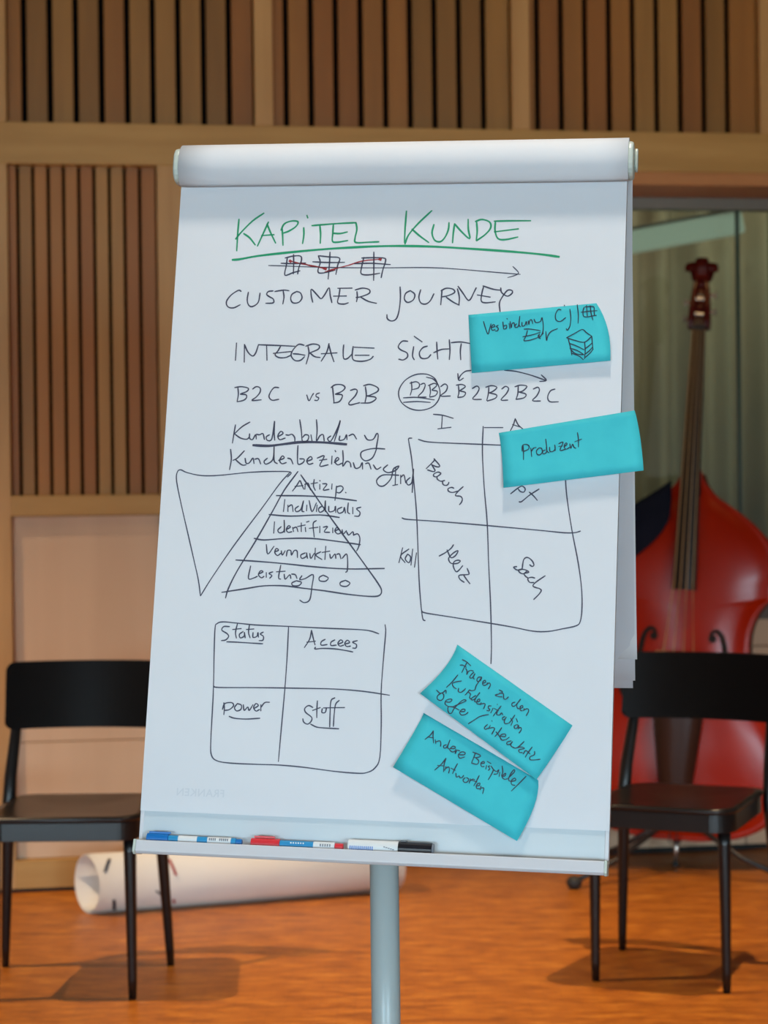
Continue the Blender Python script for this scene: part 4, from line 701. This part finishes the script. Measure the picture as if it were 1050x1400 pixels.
# bridge
bt = on_top(0, .70).y
def bridge_out():
    r = [(.085, .0), (.085, .014), (.055, .025), (.045, .06), (.062, .075), (.05, .10), (.056, .135), (.03, .150), (0, .155)]
    return [(x, z) for x, z in r] + [(-x, z) for x, z in r[::-1][1:]] + [(-.045, .0), (-.03, .03), (.03, .03), (.045, 0)]
bm = bmesh.new()
poly_prism(bm, [Vector((x, bt-z, .695)) for x, z in bridge_out()], Vector((0, 0, .016)))
bmesh.ops.recalc_face_normals(bm, faces=bm.faces)
obj('bridge', bm, M_bridge, BS, bevel=.002)
# tailpiece
bm = bmesh.new(); rows = []
for z, w_, y in ((.62, .082, -.14), (.60, .088, -.14), (.45, .074, -.12), (.30, .056, -.10), (.17, .036, -.078), (.15, .030, -.076)):
    rows.append([bm.verts.new((w_*t, y+.02*t*t, z)) for t in (-1, -.5, 0, .5, 1)] + [bm.verts.new((w_, y+.035, z)), bm.verts.new((-w_, y+.035, z))])
for q, w_ in zip(rows, rows[1:]):
    for k in range(7): bm.faces.new((q[k], q[(k+1) % 7], w_[(k+1) % 7], w_[k]))
bm.faces.new(rows[0]); bm.faces.new(rows[-1][::-1]); bmesh.ops.recalc_face_normals(bm, faces=bm.faces)
obj('tailpiece', bm, M_tail, BS, smooth=True)
obj('tail_gut', mktube([(-.012, -.06, .155), (-.012, -.055, .10), (0, -.02, .083), (.012, -.055, .10), (.012, -.06, .155)], .002, 8), M_ebony, BS)
for k, x in enumerate((-.033, -.011, .011, .033)):
    obj('string', mktube([(x*.9, -.128, .585), (x*1.45, bt-.158, .703), (x*.9, -.130, .93), (x*.52, -.031, 1.76), (x*.3, .0, 1.80)], (.0022, .0019, .0016, .0014)[k], 6), M_str, BS)
obj('nut', mkbox(-.023, .023, -.034, -.008, 1.762, 1.772), M_ebony, BS, bevel=.001)
# pegbox and scroll
bm = bmesh.new(); rows = []
for z, w_, y0, y1 in ((1.765, .036, -.012, .040), (1.79, .037, -.016, .045), (1.84, .034, -.012, .05), (1.90, .028, -.002, .05), (1.93, .022, .004, .046)):
    rows.append([bm.verts.new(p) for p in ((-w_, y0, z), (-w_*.45, y0, z), (-w_*.4, y0+.02, z), (w_*.4, y0+.02, z), (w_*.45, y0, z), (w_, y0, z), (w_, y1, z), (-w_, y1, z))])
for q, w_ in zip(rows, rows[1:]):
    for k in range(8): bm.faces.new((q[k], q[(k+1) % 8], w_[(k+1) % 8], w_[k]))
bm.faces.new(rows[0]); bm.faces.new(rows[-1][::-1]); bmesh.ops.recalc_face_normals(bm, faces=bm.faces)
obj('pegbox', bm, M_neck, BS, bevel=.004)
bm = bmesh.new()
for k in range(34):      # scroll: a volute whose eyes stand out to the sides
    a0 = k*.32; r = .050*math.exp(-.10*a0); w_ = .016+.038*(k/33)**2
    if k:
        pass
    c = Vector((0, .02, 1.955))
    p = c+Vector((0, math.sin(a0)*r, -math.cos(a0)*r*.9+.004))
    tube(bm, [p-Vector((w_, 0, 0)), p-Vector((w_*.5, 0, 0)), p+Vector((w_*.5, 0, 0)), p+Vector((w_, 0, 0))], [.010, .0135, .0135, .010], 10)
obj('scroll', bm, M_neck, BS, smooth=True)
for sx, z in ((-1, 1.80), (1, 1.825), (-1, 1.855), (1, 1.88)):
    pg = obj('tuning_peg', mktube([(sx*-.02, .02, z), (sx*.04, .02, z), (sx*.052, .02, z)], [.006, .006, .004], 10), M_brass, BS)
    obj('peg_key', mkbox(sx*.05-.003, sx*.05+.003, .006, .034, z-.012, z+.012), M_brass, pg, bevel=.003)
for z in (1.815, 1.865): obj('string_roller', mktube([(-.014, .0, z), (.014, .0, z)], .008, 12), M_brass, BS)
ep = obj('endpin', mktube([(0, .10, .10), (0, .10, .055), (0, .10, .012)], [.016, .008, .007], 14), M_brass, BS, smooth=True)
obj('rubber_tip', mktube([(0, .10, .016), (0, .10, .002)], [.013, .011], 14), M_dark, ep)

# dark cloth laid over the left shoulder of the bass
bm = bmesh.new()
M_cloth = noise_mat('dark_navy_cloth', (.004, .006, .014, 1), (.008, .010, .022, 1), (6, 6, 6), rough=.9, spec=.15)
BW = Matrix.LocRotScale(BS.location, BS.rotation_euler, None)
rows = []
path = []
for x, z in ((-.062, 1.262), (-.10, 1.228), (-.16, 1.192), (-.215, 1.15), (-.262, 1.095), (-.292, 1.03), (-.300, .985)): path.append((x, z))
drop = (.125, .155, .165, .165, .155, .13, .09)
for (x, z), dr in zip(path, drop):
    row = [(x-.004, .12, z-.01), (x-.004, .04, z+.005), (x, -.012, z+.006)]
    for k in range(1, 7):
        t = k/6; xx = x*(1-.10*t)+.01*math.sin(k*1.3+x*30)*t*.3; zz = z-dr*t
        q = on_top(max(-.27, xx), zz, .010); row.append((xx, min(q.y, -.016)-.004*math.sin(x*60+k), zz))
    rows.append([bm.verts.new(BW @ Vector(p)) for p in row])
for q, w_ in zip(rows, rows[1:]):
    for k in range(len(q)-1): bm.faces.new((q[k], q[k+1], w_[k+1], w_[k]))
cl = empty('x', tuple(BW @ Vector((-.15, 0, 1.1))))
loc = cl.location.copy(); bpy.data.objects.remove(cl)
for v in bm.verts: v.co -= loc
o = obj('dark_cloth', bm, M_cloth, smooth=True); o.location = loc
sm = o.modifiers.new('solid', 'SOLIDIFY'); sm.thickness = .006
ss = o.modifiers.new('sub', 'SUBSURF'); ss.levels = ss.render_levels = 1
tag(o, 'dark navy cloth draped over the left shoulder of the double bass', 'cloth')

# stand holding the bass
st = empty('instrument_stand', (.9, 6.48, 0), 0, 'black tubular instrument stand under the double bass, one rubber foot showing', 'instrument stand')
M_stand = mat('black_stand_metal', (.012, .012, .014, 1), .4)
for dx, dy in ((-.325, -.20), (.33, -.16), (-.25, .2)):
    lg = obj('leg', mktube([(.03, .0, .20), (dx*.6+.01, dy*.6, .075), (dx, dy, .022)], .0085, 10), M_stand, st, smooth=True)
    fb = bmesh.new(); bmesh.ops.create_uvsphere(fb, u_segments=14, v_segments=10, radius=.021, matrix=Matrix.Translation((dx, dy, .021)) @ Matrix.Diagonal((1.2, 1, 1, 1)))
    obj('rubber_foot', fb, M_dark, lg, smooth=True)
obj('cradle', mktube([(-.17, -.05, .20), (-.05, -.0, .19), (.10, .0, .19), (.21, -.08, .20)], .009, 10), M_stand, st, smooth=True)

# ceiling spotlights as objects
M_sp = mat('spot_housing', (.05, .05, .05, 1), .4)
for k, (p, *rest) in enumerate(SPOTS):
    e = empty('spotlight', p, 0, ('round black ceiling spotlight above the left chair', 'round black ceiling spotlight above the right chair', 'round black ceiling spotlight above the flip chart')[k], 'spotlight', 'ceiling spotlights')
    bm = bmesh.new()
    nn = 20; ro = [[bm.verts.new((r*math.cos(2*math.pi*i/nn), r*math.sin(2*math.pi*i/nn), z)) for i in range(nn)] for r, z in ((.062, 0), (.062, .05), (.072, .05), (.072, -.005))]
    for q, w_ in zip(ro, ro[1:]):
        for i in range(nn): bm.faces.new((q[i], q[(i+1) % nn], w_[(i+1) % nn], w_[i]))
    obj('housing', bm, M_sp, e)
